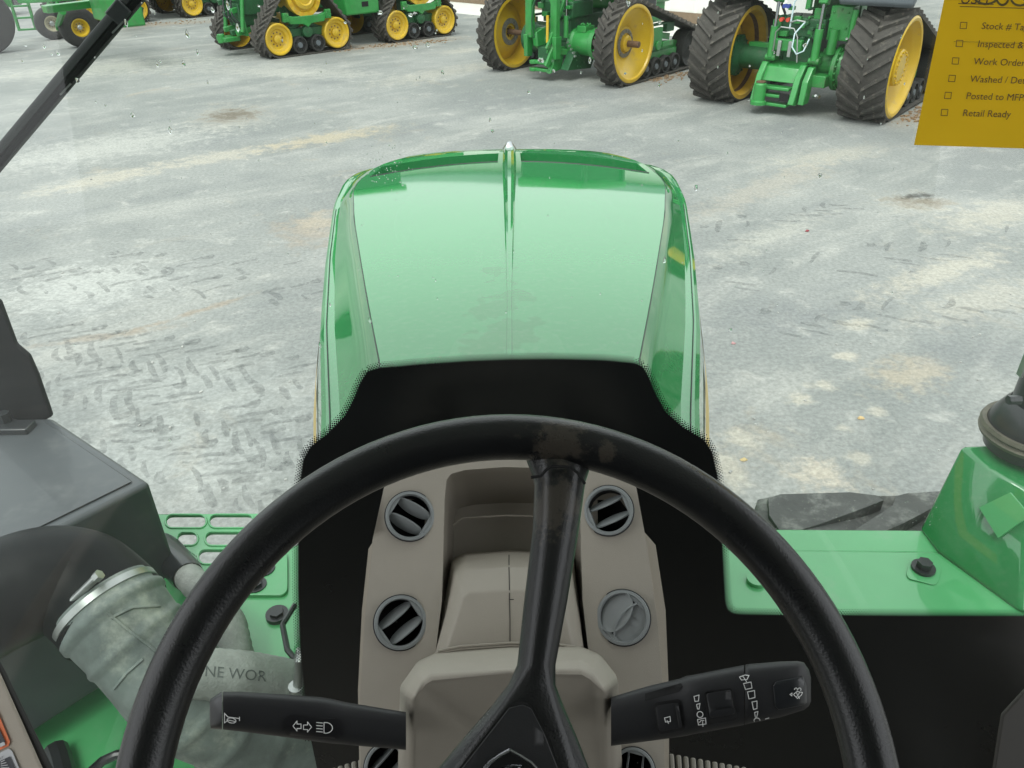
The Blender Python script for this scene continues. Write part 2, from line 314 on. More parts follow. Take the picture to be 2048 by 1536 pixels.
# ================================================================== the setting
def ground_mat():
    m = bpy.data.materials.new('weathered dusty concrete'); m.use_nodes = True; n = m.node_tree.nodes; l = m.node_tree.links; b = n['Principled BSDF']
    b.inputs['Roughness'].default_value = .85; b.inputs['Specular IOR Level'].default_value = .25
    ge = n.new('ShaderNodeNewGeometry'); pos = ge.outputs['Position']
    def noise(sc, det=8, ro=.6, vec=None, dist=0):
        k = n.new('ShaderNodeTexNoise'); k.inputs['Scale'].default_value = sc; k.inputs['Detail'].default_value = det; k.inputs['Roughness'].default_value = ro; k.inputs['Distortion'].default_value = dist
        l.new(vec or pos, k.inputs['Vector']); return k.outputs[0]
    def rng(s, a, b_, c=0, d=1):
        k = n.new('ShaderNodeMapRange'); k.interpolation_type = 'SMOOTHSTEP'; k.inputs[1].default_value = a; k.inputs[2].default_value = b_; k.inputs[3].default_value = c; k.inputs[4].default_value = d; l.new(s, k.inputs[0]); return k.outputs[0]
    def mix(f, a, c, mode='MIX'):
        k = n.new('ShaderNodeMix'); k.data_type = 'RGBA'; k.blend_type = mode
        l.new(f, k.inputs[0])
        for s, i in ((a, 6), (c, 7)):
            if isinstance(s, tuple): k.inputs[i].default_value = (*s, 1)
            else: l.new(s, k.inputs[i])
        return k.outputs[2]
    d = gz(760, 258) - gz(80, 385); ang = math.atan2(d.y, d.x)
    mp = n.new('ShaderNodeMapping'); mp.inputs['Rotation'].default_value = (0, 0, -ang); l.new(pos, mp.inputs[0])
    mp2 = n.new('ShaderNodeMapping'); mp2.inputs['Scale'].default_value = (.34, 1.1, 1); l.new(mp.outputs[0], mp2.inputs[0])
    big = noise(.35, 6, .6); streak = noise(1.1, 10, .68, mp2.outputs[0], .4); mid = noise(2.2, 10, .68, None, .3); fine = noise(26, 8, .75); grit = noise(140, 3, .6)
    c = mix(rng(big, .38, .62), (.215, .224, .216), (.28, .285, .272))
    c = mix(rng(streak, .48, .72, 0, .7), c, (.39, .383, .355))
    c = mix(rng(streak, .47, .30, 0, .6), c, (.19, .198, .20))
    c = mix(rng(mid, .54, .72, 0, .75), c, (.40, .393, .365))
    c = mix(rng(mid, .44, .27, 0, .55), c, (.18, .188, .19))
    blot = noise(.8, 10, .72, None, .6); c = mix(rng(blot, .58, .72, 0, .6), c, (.36, .31, .24))
    st = []
    BE = (.54, .50, .425); BR = (.38, .31, .24); DK = (.17, .14, .105); SA = (.56, .52, .44); GD = (.20, .21, .22)
    for x1, y1, x2, y2, t, col, k in [(395, 237, 530, 230, 20, BE, .6), (415, 233, 512, 228, 11, DK, .97), (1770, 412, 1900, 404, 18, SA, .5), (1790, 406, 1885, 400, 11, (.25, .21, .16), .9), (1808, 394, 1875, 391, 5, (.06, .06, .06), .9),
        (80, 386, 330, 332, 10, BE, .9), (310, 336, 560, 292, 9, BE, .85), (540, 296, 770, 256, 9, (.52, .45, .33), .9), (560, 475, 668, 450, 28, BR, .6),
        (600, 455, 690, 425, 18, (.5, .43, .34), .7), (1560, 330, 1760, 295, 14, SA, .6), (1890, 455, 2100, 400, 26, SA, .75), (1760, 590, 2000, 500, 24, SA, .8), (1850, 640, 2100, 560, 30, BE, .55),
        (1680, 655, 1745, 643, 11, SA, .95), (1668, 714, 1712, 710, 8, SA, .95), (1755, 765, 1880, 728, 34, (.48, .42, .33), .85), (1580, 793, 1625, 804, 11, SA, .95), (1620, 765, 1672, 776, 9, SA, .9), (1736, 818, 1772, 822, 9, SA, .8),
        (1440, 878, 1520, 880, 17, SA, .9), (1425, 940, 1485, 935, 34, SA, .9), (1598, 925, 1690, 975, 30, (.58, .52, .43), .95), (1670, 850, 1710, 862, 9, SA, .8), (1690, 910, 1740, 925, 12, SA, .7),
        (640, 102, 900, 78, 5, BR, .85), (200, 55, 440, 42, 3, BR, .7), (1290, 164, 1395, 142, 5, BR, .9), (1800, 245, 1900, 210, 12, BR, .85), (1400, 430, 1640, 330, 22, (.50, .45, .38), .55),
        (300, 652, 500, 590, 4, BR, .8), (90, 690, 330, 655, 5, BR, .6), (960, 215, 1350, 165, 24, GD, .35), (1450, 250, 1800, 270, 26, GD, .3), (760, 170, 960, 130, 10, SA, .45), (880, 108, 960, 96, 5, SA, .5),
        (0, 330, 420, 262, 22, (.58, .57, .53), .6), (0, 150, 420, 120, 12, (.60, .58, .52), .6), (430, 140, 760, 150, 9, (.58, .56, .5), .5), (1430, 520, 1640, 430, 20, (.56, .54, .48), .55), (1460, 640, 1620, 600, 30, GD, .35),
        (20, 590, 330, 560, 40, (.58, .58, .55), .7), (150, 900, 560, 930, 70, (.5, .51, .49), .6), (200, 760, 600, 800, 50, (.5, .51, .49), .5), (1880, 720, 2060, 690, 30, GD, .35)]:
        a, b2 = gz(x1, y1), gz(x2, y2); ctr = (a + b2) / 2; v = b2 - a; an = math.atan2(v.y, v.x); u = gz((x1 + x2) / 2, (y1 + y2) / 2 - t) - gz((x1 + x2) / 2, (y1 + y2) / 2 + t)
        hw = abs(u.x * -math.sin(an) + u.y * math.cos(an)) / 2; hl = v.length / 2
        st.append((ctr, an, hl, max(hw, .02), col, k))
    vd = n.new('ShaderNodeTexNoise'); vd.inputs['Scale'].default_value = 5.5; vd.inputs['Detail'].default_value = 8; vd.inputs['Roughness'].default_value = .75; l.new(pos, vd.inputs['Vector'])
    for ctr, an, hl, hw, col, k in st:
        q = n.new('ShaderNodeMapping'); q.vector_type = 'TEXTURE'; q.inputs['Location'].default_value = (ctr.x, ctr.y, 0); q.inputs['Rotation'].default_value = (0, 0, an); q.inputs['Scale'].default_value = (hl * 1.15, hw * 1.25, 1)
        l.new(pos, q.inputs[0]); ln = n.new('ShaderNodeVectorMath'); ln.operation = 'LENGTH'; l.new(q.outputs[0], ln.inputs[0])
        ad = n.new('ShaderNodeMath'); ad.operation = 'MULTIPLY_ADD'; ad.inputs[1].default_value = -4.4; l.new(vd.outputs[0], ad.inputs[0]); l.new(ln.outputs['Value'], ad.inputs[2])
        f = rng(ad.outputs[0], -.85, -2.0, 0, k * .88); c = mix(f, c, tuple(v * .78 for v in col))
    c = mix(rng(fine, .35, .68, 0, .5), c, (.5, .5, .5), 'OVERLAY') if False else c
    fm = n.new('ShaderNodeMix'); fm.data_type = 'RGBA'; fm.blend_type = 'MULTIPLY'; fm.inputs[0].default_value = 1; l.new(c, fm.inputs[6])
    fv = n.new('ShaderNodeCombineColor'); x = rng(fine, .3, .72, .74, 1.2)
    for i in range(3): l.new(x, fv.inputs[i])
    l.new(fv.outputs[0], fm.inputs[7])
    c = mix(rng(grit, .66, .76, 0, .5), fm.outputs[2], (.09, .09, .09)); c = mix(rng(grit, .33, .25, 0, .55), c, (.56, .56, .54))
    l.new(c, b.inputs['Base Color'])
    bp = n.new('ShaderNodeBump'); bp.inputs['Strength'].default_value = .35; bp.inputs['Distance'].default_value = .01; l.new(fine, bp.inputs['Height']); l.new(bp.outputs[0], b.inputs['Normal']); return m
R = 900; gm = MB().add([(-R, -R, 0), (R, -R, 0), (R, R, 0), (-R, R, 0)], [(0, 1, 2, 3)]).obj('ground', ground_mat()); gm['kind'] = 'structure'
tag(gm, 'dusty grey concrete yard with beige dirt patches and stains')

def soft_mat(name, col, amt, sc):
    m = bpy.data.materials.new(name); m.use_nodes = True; n = m.node_tree.nodes; l = m.node_tree.links; b = n['Principled BSDF']; b.inputs['Base Color'].default_value = (*col, 1); b.inputs['Roughness'].default_value = .9
    ge = n.new('ShaderNodeNewGeometry'); no = n.new('ShaderNodeTexNoise'); no.inputs['Scale'].default_value = sc; no.inputs['Detail'].default_value = 7; no.inputs['Roughness'].default_value = .7; l.new(ge.outputs['Position'], no.inputs['Vector'])
    r = n.new('ShaderNodeMapRange'); r.inputs[1].default_value = .34; r.inputs[2].default_value = .66; r.inputs[3].default_value = 0; r.inputs[4].default_value = amt; l.new(no.outputs[0], r.inputs[0]); l.new(r.outputs[0], b.inputs['Alpha']); return m
# chevron marks left by lugged tyres
def tread_marks():
    mb = MB(); rn = random.Random(3); z = .004
    def blob(c, u, L, w, cur=0):
        u = u.normalized(); v = Vector((-u.y, u.x, 0)); P = []; nn = 7
        for k in range(nn + 1):
            t = k / nn; q = c + u * (t - .5) * L + v * cur * (t - .5) ** 2 * 4; ww = w * (.55 + .6 * math.sin(math.pi * (t * .85 + .1))) * rn.uniform(.75, 1.2); P.append((q + v * ww / 2, q - v * ww / 2))
        vs = []; fs = []
        for a, b in P: vs += [(a.x, a.y, z), (b.x, b.y, z)]
        for k in range(nn): fs.append((2 * k, 2 * k + 1, 2 * k + 3, 2 * k + 2))
        mb.add(vs, fs)
    def swath(p1, p2, width, pitch, seed, a=40, ln=.32, dens=.86):
        A, B = gz(*p1), gz(*p2); t = (B - A).normalized(); s = Vector((-t.y, t.x, 0)); n = int((B - A).length / pitch)
        for i in range(n + 1):
            for sd in (-1, 1):
                for k, off in enumerate((.12, .36)):
                    if rn.random() > dens: continue
                    c = A + t * (i * pitch + (pitch / 2 if sd > 0 else 0) + rn.uniform(-.03, .03)) + s * sd * off * width + s * rn.uniform(-.02, .02)
                    q = rad(a) * sd; u = t * math.cos(q) * -1 + s * math.sin(q) * -1
                    blob(c, u, ln * rn.uniform(.5, 1.1), .046 * rn.uniform(.6, 1.3), rn.uniform(-.03, .03))
            if rn.random() < dens:
                c = A + t * i * pitch + s * .52 * width; blob(c, t * .6 + s, .11 * rn.uniform(.8, 1.2), .085, .02)
    swath((60, 672), (625, 765), .55, .235, 1); swath((90, 745), (640, 900), .5, .225, 2); swath((190, 868), (600, 1010), .45, .2, 3, 35, .26)
    swath((20, 560), (640, 590), .55, .25, 4, 40, .3, .45); swath((1560, 650), (2060, 600), .5, .25, 5, 40, .3, .35); swath((1450, 470), (1700, 400), .6, .3, 6, 40, .35, .3); swath((1470, 560), (2060, 470), .6, .3, 8, 40, .35, .25)
    swath((60, 520), (640, 545), .5, .26, 9, 40, .28, .35)
    o = mb.obj('tyre_marks', soft_mat('damp tyre print', (.125, .132, .13), .36, 16)); tag(o, 'dark chevron tyre prints pressed across the dusty concrete', 'tyre prints', kind='stuff')
tread_marks()
def litter():
    rn = random.Random(5); mb = MB()
    for _ in range(200):
        p = gz(rn.uniform(0, 2048), rn.uniform(120, 1000)); s = rn.uniform(.004, .014); mb.box((p.x, p.y, s * .4), (s * rn.uniform(.8, 2), s, s * .8), rn.uniform(0, 3))
    tag(mb.obj('grit', mat('pale stone chips', (.36, .355, .335), .9, vary=.5, scale=3)), 'scattered pale grit lying on the concrete', 'grit', kind='stuff')
    for px, py, s, c, lb in ((1614, 463, .022, (.25, .04, .05), 'small dark red scrap on the concrete right of the hood'), (1466, 688, .02, (.45, .25, .25), 'small pink scrap on the concrete nearer the hood'), (1722, 838, .022, (.5, .36, .18), 'small orange chip on the concrete ahead of the fender'), (1488, 921, .022, (.52, .4, .2), 'small orange chip in the beige dirt beside the windscreen base')):
        p = gz(px, py); m = MB(); k = 7; ring = [Vector((p.x + s * math.cos(a) * rn.uniform(.6, 1.3), p.y + s * .8 * math.sin(a) * rn.uniform(.6, 1.3), .004)) for a in (2 * math.pi * i / k for i in range(k))]
        top = [q.lerp(p, .3) + Vector((rn.uniform(-.2, .2) * s, 0, s * rn.uniform(.3, .8))) for q in ring]; m.loft([ring, top]); tag(m.obj('litter_scrap', mat(lb, c, .7)), lb, 'scrap', 'scraps lying on the concrete')
    mb = MB()
    for x1, y1, x2, y2, n, sp in ((650, 104, 890, 80, 160, .22), (210, 53, 430, 42, 60, .3), (1300, 163, 1395, 143, 120, .16), (1800, 242, 1890, 208, 160, .2)):
        for _ in range(n):
            p = gz(lerp(x1, x2, rn.random()), 0) if 0 else gz(x1, y1).lerp(gz(x2, y2), rn.random()); p = p + Vector((rn.gauss(0, sp), rn.gauss(0, sp), 0)); s = rn.uniform(.01, .04)
            mb.box((p.x, p.y, s * .25), (s * rn.uniform(.8, 1.8), s, s * .8), rn.uniform(0, 3), )
    tag(mb.obj('soil_crumbs', M_SOIL), 'brown soil crumbs fallen beside the parked track machines', 'soil', kind='stuff')
litter()

def white_building():
    # long shed; its wall runs square to the rows of parked machines
    e = Vector((1, -1, 0)).normalized(); nrm = Vector((1, 1, 0)).normalized(); O = Vector((-3.6, 34.8, 0)); L0, L1, Hh, D = -20, 16, 3.6, 9
    t = thing('white_shed', 'long white ribbed metal shed behind the parked machines', 'shed', O)
    q = lambda s, z, d=0: e * s + nrm * d + Vector((0, 0, z))
    m = MB(); m.loft([[q(L0, .3, 0), q(L1, .3, 0), q(L1, .3, D), q(L0, .3, D)], [q(L0, Hh, 0), q(L1, Hh, 0), q(L1, Hh, D), q(L0, Hh, D)]]); m.obj('wall', M_WHITE, t)
    m = MB(); m.loft([[q(L0 - .05, 0, -.05), q(L1 + .05, 0, -.05), q(L1 + .05, 0, D + .05), q(L0 - .05, 0, D + .05)], [q(L0 - .05, .3, -.05), q(L1 + .05, .3, -.05), q(L1 + .05, .3, D + .05), q(L0 - .05, .3, D + .05)]]); m.obj('base_trim', M_BROWN, t)
    rib = MB(); rib.loft([[q(0, .3, 0), q(.06, .3, -.03), q(.12, .3, -.03), q(.18, .3, 0)], [q(0, Hh, 0), q(.06, Hh, -.03), q(.12, Hh, -.03), q(.18, Hh, 0)]]); ro = rib.obj('wall_rib', M_WHITE, t); ro.location = e * L0
    for k in range(1, 36): o = share(ro.data, 'wall_rib', t, Matrix.Translation(e * (L0 + k)))
    m = MB(); m.loft([[q(L0 - .3, Hh, -.4), q(L1 + .3, Hh, -.4), q(L1 + .3, Hh + .8, D / 2), q(L0 - .3, Hh + .8, D / 2)], [q(L0 - .3, Hh + .12, -.4), q(L1 + .3, Hh + .12, -.4), q(L1 + .3, Hh + .92, D / 2), q(L0 - .3, Hh + .92, D / 2)]])
    m.loft([[q(L0 - .3, Hh + .8, D / 2), q(L1 + .3, Hh + .8, D / 2), q(L1 + .3, Hh, D + .4), q(L0 - .3, Hh, D + .4)], [q(L0 - .3, Hh + .92, D / 2), q(L1 + .3, Hh + .92, D / 2), q(L1 + .3, Hh + .12, D + .4), q(L0 - .3, Hh + .12, D + .4)]]); m.obj('roof', M_GREYB, t)
    p = MB(); a = [q(L0, .004, -2.6), q(L1, .004, -2.6), q(L1, .004, 0), q(L0, .004, 0)]; p.add([Vector(v) + O for v in a], [(0, 1, 2, 3)])
    o = p.obj('pavement', mat('pale apron concrete', (.58, .57, .53), .85, vary=.08, scale=2)); tag(o, 'pale concrete apron along the white shed', kind='structure')
white_building()

# ================================================================== parked machines
def hull(circles, n=72):
    P = [(y + r * math.cos(a), z + r * math.sin(a)) for y, z, r in circles for a in (2 * math.pi * k / n for k in range(n))]
    P = sorted(set(P))
    def half(Q):
        h = []
        for p in Q:
            while len(h) > 1 and (h[-1][0] - h[-2][0]) * (p[1] - h[-2][1]) - (h[-1][1] - h[-2][1]) * (p[0] - h[-2][0]) <= 0: h.pop()
            h.append(p)
        return h
    a, b = half(P), half(P[::-1]); return a[:-1] + b[:-1]
def resample(P, n):
    Q = P + [P[0]]; d = [0]
    for a, b in zip(Q, Q[1:]): d.append(d[-1] + math.dist(a, b))
    out = []; j = 0
    for k in range(n):
        s = d[-1] * k / n
        while d[j + 1] < s: j += 1
        t = (s - d[j]) / (d[j + 1] - d[j]); out.append((lerp(Q[j][0], Q[j + 1][0], t), lerp(Q[j][1], Q[j + 1][1], t)))
    return out, d[-1]
LUGS = {}
def make_belt(root, x0, circles, w, pitch, lug_h=.05, skew=.16, lug_w=.055, name='track_belt'):
    P, L = resample(hull(circles), 120); n = len(P); rings = []; th = .035
    for i in range(n):
        a, b = P[i - 1], P[(i + 1) % n]; t = Vector((0, b[0] - a[0], b[1] - a[1])).normalized(); nn = Vector((0, t.z, -t.y)); p = Vector((x0, *P[i]))
        X = Vector((1, 0, 0)); e = .012
        rings.append([p + X * (w / 2 - e), p + X * w / 2 - nn * e, p + X * w / 2 - nn * th, p - X * w / 2 - nn * th, p - X * w / 2 - nn * e, p - X * (w / 2 - e)])
    rings.append(rings[0]); belt = MB().loft(rings, True, False).obj(name, M_RUB, root)
    # drive guides inside
    key = (w, skew, lug_w, lug_h)
    if key not in LUGS:
        for sd in (-1, 1):
            mb = MB(); a = sd * .015; b = sd * w / 2 * 1.0; hw = lug_w / 2
            base = [Vector((a, skew / 2 - hw, -.01)), Vector((a, skew / 2 + hw, -.01)), Vector((b, -skew / 2 + hw * 1.5, -.01)), Vector((b, -skew / 2 - hw * 1.5, -.01))]
            top = [Vector((v.x * (1 if abs(v.x) < .02 else .985), v.y * .9 + (skew / 2 if abs(v.x) < .02 else -skew / 2) * .1 - 0, lug_h * (1 if abs(v.x) < .02 else .9))) for v in base]
            c = [(base[0] + base[1]) / 2, (base[2] + base[3]) / 2]; top = []
            for i, v in enumerate(base):
                cc = c[0] if i < 2 else c[1]; u = cc + (v - cc) * .68; u.z = lug_h; u.x *= (1 if i < 2 else .97); top.append(u)
            me = mb.loft([base, top]).obj('lug', M_RUB); LUGS[key + (sd,)] = me.data; bpy.data.objects.remove(me)
        LUGS[key] = 1
    cnt = int(L / pitch); Q, _ = resample(hull(circles), cnt * 2)
    for i in range(cnt * 2):
        a, b = Q[i - 1], Q[(i + 1) % (cnt * 2)]; t = Vector((0, b[0] - a[0], b[1] - a[1])).normalized(); nn = Vector((0, t.z, -t.y)); X = Vector((1, 0, 0))
        if Q[i][1] < .02 and nn.z < -.9: continue                  # pressed flat against the ground
        M = Matrix(((X.x, t.x, nn.x, x0), (X.y, t.y, nn.y, Q[i][0]), (X.z, t.z, nn.z, Q[i][1]), (0, 0, 0, 1)))
        share(LUGS[key + ((1 if i % 2 else -1),)], 'tread_lug', belt, M)
    return belt
def bolts(mb, c, ax, r, n, br=.012, h=.02):
    c = Vector(c); ax = Vector(ax); x = ax.orthogonal().normalized(); y = ax.cross(x)
    for k in range(n):
        a = 2 * math.pi * k / n; p = c + (x * math.cos(a) + y * math.sin(a)) * r; mb.cyl(p, p + ax * h, br, n=6)
def wheel(root, prof, c, sx, m, parts=(), name='drive_wheel', n=48):
    mb = MB(); mb.lathe(prof, c, (sx, 0, 0), n); w = mb.obj(name, m, root, ang=40)
    for nm, fn, mm in parts:
        q = MB(); fn(q); q.obj(nm, mm, w)
    return w
def roller(root, c, r, w, name='roller_wheel'):
    c = Vector(c); mb = MB(); mb.lathe([(.03, w / 2 - .02), (r * .5, w / 2 - .03), (r * .62, w / 2 - .05), (r * .78, w / 2 - .045), (r * .82, w / 2), (r * .95, w / 2), (r, w / 2 - .015), (r, -w / 2 + .015), (r * .95, -w / 2), (.03, -w / 2)], c, (1, 0, 0), 28)
    o = mb.obj(name, M_RUBD, root); q = MB(); q.lathe([(.001, .03), (r * .3, .03), (r * .34, 0), (r * .34, -.03)], c + Vector((w / 2 - .03, 0, 0)), (1, 0, 0), 16); q.obj('hub_cap', M_GREYB, o)
    for k in range(5):
        a = 2 * math.pi * k / 5; q = MB(); p = c + Vector((w / 2 - .035, r * .55 * math.cos(a), r * .55 * math.sin(a))); q.cyl(p, p + Vector((.012, 0, 0)), r * .12, n=8); q.obj('spoke_hole', M_VOID, o)
    return o

def row_tractor(label, loc, head, w, gauge, Rr, style):
    t = thing('track_tractor', label, 'tractor', loc, -head, 'parked two-track tractors')
    L, Rf = 2.35, .40
    circ = [(0, Rr, Rr), (L, Rf + .02, Rf)]
    for sd in (-1, 1):
        x0 = sd * gauge / 2
        make_belt(t, x0, circ, w, .20 if style == 'narrow' else .215, .055 if style == 'wide' else .05, .17 if style == 'narrow' else .26, .062)
        ri = Rr - .075; h = w / 2
        if style == 'narrow':
            prof = [(ri + .035, h - .05), (ri + .03, h - .01), (ri, h), (ri - .035, h - .005), (ri - .05, h - .04), (ri - .07, h - .05), (ri - .09, h - .055), (ri - .2, h - .11), (.40, h - .16), (.33, h - .2), (.30, h - .235), (.12, h - .235), (.12, h - .26), (.30, h - .26), (.36, h - .22), (ri - .11, h - .1), (ri - .06, h - .3), (ri - .03, -h), (ri + .03, -h), (ri + .035, -h + .05)]
            c = Vector((x0, 0, Rr)); ax = Vector((sd, 0, 0)); s2 = Vector((1, 0, 0))
            def ring(q, c=c, ax=ax, h=h): q.lathe([(.26, h - .235), (.26, h - .215), (.19, h - .21), (.19, h - .235)], c, ax, 32); bolts(q, c + ax * (h - .215), ax, .225, 16, .013, .022)
            def hub(q, c=c, ax=ax, h=h): q.lathe([(.16, h - .235), (.15, h - .17), (.12, h - .15), (.001, h - .15)], c, ax, 24)
            def shaft(q, c=c, ax=ax, h=h): q.lathe([(.06, h - .2), (.06, h + .09), (.052, h + .10), (.001, h + .10)], c, ax, 18)
            def iring(q, c=c, ax=ax, h=h): q.lathe([(.27, h - .262), (.27, h - .285), (.17, h - .29), (.17, h - .262)], c, ax, 32); bolts(q, c + ax * (h - .288), -ax, .225, 16, .013, .02)
            def band(q, c=c, ax=ax, h=h): q.lathe([(ri - .052, h - .06), (ri - .055, h - .18)], c, ax, 48)
            wheel(t, prof, c, sd, M_YEL, [('bolt_ring', ring, M_STEELG), ('wheel_hub', hub, M_YEL), ('axle_shaft', shaft, M_RUST), ('inner_bolt_ring', iring, M_STEELG), ('rust_band', band, M_RUST)])
            q = MB(); q.cyl((sd * .5, 0, Rr), (x0 - sd * .02, 0, Rr), .055); q.obj('axle_bar', M_RUST, t)
        else:
            prof = [(ri + .04, h - .06), (ri + .035, h - .01), (ri, h + .01), (ri - .04, h), (ri - .06, h - .05), (ri - .09, h - .09), (ri - .12, h - .13), (ri - .16, h - .28), (.40, h - .42), (.30, h - .43), (.10, h - .43), (.10, h - .46), (.36, h - .46), (ri - .13, h - .32), (ri - .09, h - .2), (ri - .075, -h + .08), (ri - .03, -h), (ri + .04, -h)]
            c = Vector((x0, 0, Rr)); ax = Vector((sd, 0, 0))
            def drum(q, c=c, ax=ax, h=h): q.lathe([(.33, h - .43), (.32, h - .36), (.28, h - .34), (.275, h - .08), (.25, h - .06), (.20, h - .06), (.19, h - .05), (.001, h - .045)], c, ax, 32); bolts(q, c + ax * (h - .36), ax, .305, 18, .022, .08); bolts(q, c + ax * (h - .065), ax, .235, 18, .02, .03)
            def iband(q, c=c, ax=ax, h=h): q.lathe([(ri - .08, -h + .12), (ri - .085, -h + .20)], c, ax, 48)
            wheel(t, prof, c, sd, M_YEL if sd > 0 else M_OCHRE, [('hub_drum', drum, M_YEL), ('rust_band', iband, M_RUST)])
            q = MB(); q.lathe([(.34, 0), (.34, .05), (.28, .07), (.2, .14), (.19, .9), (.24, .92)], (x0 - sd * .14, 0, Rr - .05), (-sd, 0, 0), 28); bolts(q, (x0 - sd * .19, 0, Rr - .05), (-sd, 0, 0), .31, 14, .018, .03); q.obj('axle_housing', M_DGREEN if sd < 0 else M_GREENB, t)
            q = MB(); q.box((x0 - sd * .65, 0, Rr + .16), (.55, .14, .08)); q.obj('axle_top_plate', M_GREENB, t, bevel=.01)
        # front idler and rollers
        fi = MB(); fi.lathe([(.03, h * .7 - .05), (Rf * .55, h * .7 - .1), (Rf * .75, h * .7 - .06), (Rf * .9, h * .7), (Rf - .04, h * .7), (Rf - .04, -h * .7), (.03, -h * .7)], (x0, L, Rf + .02), (sd, 0, 0), 32); fi.obj('front_idler', M_RUBD, t)
        for k in range(4): roller(t, (x0, .62 + .37 * k, .215), .18, w * .78)
        fr = MB(); fr.bar((x0 - sd * .08, .7, .60), (x0 - sd * .08, 2.1, .5), w * .3, .2); fr.box((x0, 1.35, .42), (w * .3, 1.1, .14)); fr.obj('track_frame', M_GREENB, t, bevel=.01)
        br = MB(); br.box((x0 + sd * .12, .95, .78), (.08, .34, .34)); br.bar((x0, .7, .86), (x0, 1.6, .72), .1, .12); br.box((x0 + sd * .14, 1.35, .62), (.06, .42, .1)); br.cyl((x0 + sd * .16, .95, .62), (x0 + sd * .2, .95, .62), .09); br.obj('tension_bracket', M_GREENB, t, bevel=.008)
        gp = MB(); gp.box((x0 + sd * .06, 1.0, 1.0), (.1, .9, .04)); gp.box((x0 + sd * .06, 1.5, .92), (.1, .3, .18)); gp.obj('guard_plate', M_DGREEN, t, bevel=.008)
    # body
    q = MB(); q.box((0, .55, .88), (.62, 1.5, .62)); q.box((0, -.12, .95), (.5, .2, .5)); q.box((0, .1, 1.3), (.8, .7, .3)); q.obj('transmission', M_DGREEN, t, bevel=.03)
    q = MB(); q.box((0, 2.4, 1.65), (.85, 2.3, .95)); q.box((0, 2.4, 1.0), (.6, 2.2, .5)); q.obj('engine_hood', M_GREENB, t, bevel=.08)
    q = MB(); q.loft([[Vector((sx * .82, sy, 1.75)) for sx, sy in ((-1, -.15), (1, -.15), (1, 1.35), (-1, 1.35))], [Vector((sx * .9, sy, 3.0)) for sx, sy in ((-1, -.3), (1, -.3), (1, 1.5), (-1, 1.5))]]); q.obj('cab_glass', M_GLASSD, t, bevel=.03)
    q = MB(); q.box((0, .6, 3.1), (1.9, 2.0, .22)); q.obj('cab_roof', M_GREENB, t, bevel=.06)
    for sx, sy in ((-1, -.2), (1, -.2), (1, 1.4), (-1, 1.4)): p = MB(); p.bar((sx * .84, sy, 1.7), (sx * .92, sy, 3.02), .09, .09, (0, 1, 0)); p.obj('cab_pillar', M_BLACKG, t, bevel=.01)
    for sd in (-1, 1):                                             # grey underside panels / fenders hanging below the cab
        q = MB(); x1, x2 = sd * .62, sd * (gauge / 2 + w * .55)
        prof = [(-.42, 1.68), (-.5, 1.74), (-.5, 1.98), (.9, 2.05), (.9, 1.9), (-.1, 1.86), (-.3, 1.8)]
        if style == 'narrow': prof = [(y + .35, z) for y, z in prof]
        q.prism([(x1, y, z) for y, z in prof], (x2 - x1, 0, 0)); q.obj('fender', M_GREYB, t, bevel=.03)
    q = MB(); q.box((gauge / 2 * .62, 1.3, 1.35), (.35, .9, .6)); q.obj('fuel_tank', M_BLACKG, t, bevel=.06)
    rn = random.Random(11)
    for k in range(26):                                            # pipes, fittings and brackets crowding the back
        x = rn.uniform(-.42, .42); z = rn.uniform(1.0, 1.75); q = MB()
        if k % 3 == 0: q.box((x, -.18 - rn.random() * .12, z), (rn.uniform(.06, .16), .1, rn.uniform(.05, .16)))
        elif k % 3 == 1: q.cyl((x, -.1, z), (x, -.28 - rn.random() * .08, z), rn.uniform(.02, .05), n=10)
        else: q.cyl((x, -.2, z), (x + rn.uniform(-.1, .1), -.24, z + rn.uniform(.1, .25)), .022, n=8)
        q.obj(('bracket', 'hydraulic_coupler', 'hydraulic_pipe')[k % 3], (M_GREENB, M_DGREEN, M_BLACKG)[k % 3] if k % 4 else M_GREENB, t, bevel=.006)
    if style == 'narrow':
        # quick coupler arch
        sh = [(-.40, .78), (-.40, 1.52), (-.27, 1.78), (.27, 1.78), (.40, 1.52), (.40, .78), (.24, .78), (.24, 1.42), (.16, 1.58), (-.16, 1.58), (-.24, 1.42), (-.24, .78)]
        Mx = Matrix.Translation((-.12, -.62, 0))
        MB(Mx).flat([sh], lambda x, z, d: Vector((x, d, z)), .12).obj('coupler_arch', M_GREENB, t, bevel=.012)
        for sx in (-1, 1):
            q = MB(Mx); q.prism([(sx * .32, -.02, .42), (sx * .32, .14, .42), (sx * .32, .16, .84), (sx * .32, -.04, .84)], (sx * .1, 0, 0)); q.obj('coupler_hook', M_GREENB, t, bevel=.01)
        q = MB(); q.lathe([(.001, -.02), (.17, 0), (.22, .06), (.23, .3), (.16, .34)], (-.42, -.35, .72), (0.3, 1, 0), 24); q.obj('gear_housing', M_GREENB, t)
        q = MB(); q.loft([[Vector(p) for p in ((-.4, -.55, .80), (-.25, -.6, .9), (-.22, -.3, .98), (-.42, -.25, .9))], [Vector(p) for p in ((-.34, -.58, .62), (-.2, -.6, .62), (-.2, -.3, .62), (-.4, -.25, .62))]]); q.obj('shaft_guard', M_GREEN, t, bevel=.02)
        q = MB(); q.lathe([(.2, 0), (.26, .02), (.27, .1), (.24, .14), (.25, .52), (.3, .56), (.3, .66)], (.25, 0, Rr - .06), (1, 0, 0), 28); bolts(q, (.93, 0, Rr - .06), (1, 0, 0), .27, 14, .018, .02); q.obj('axle_housing', M_GREEN, t)
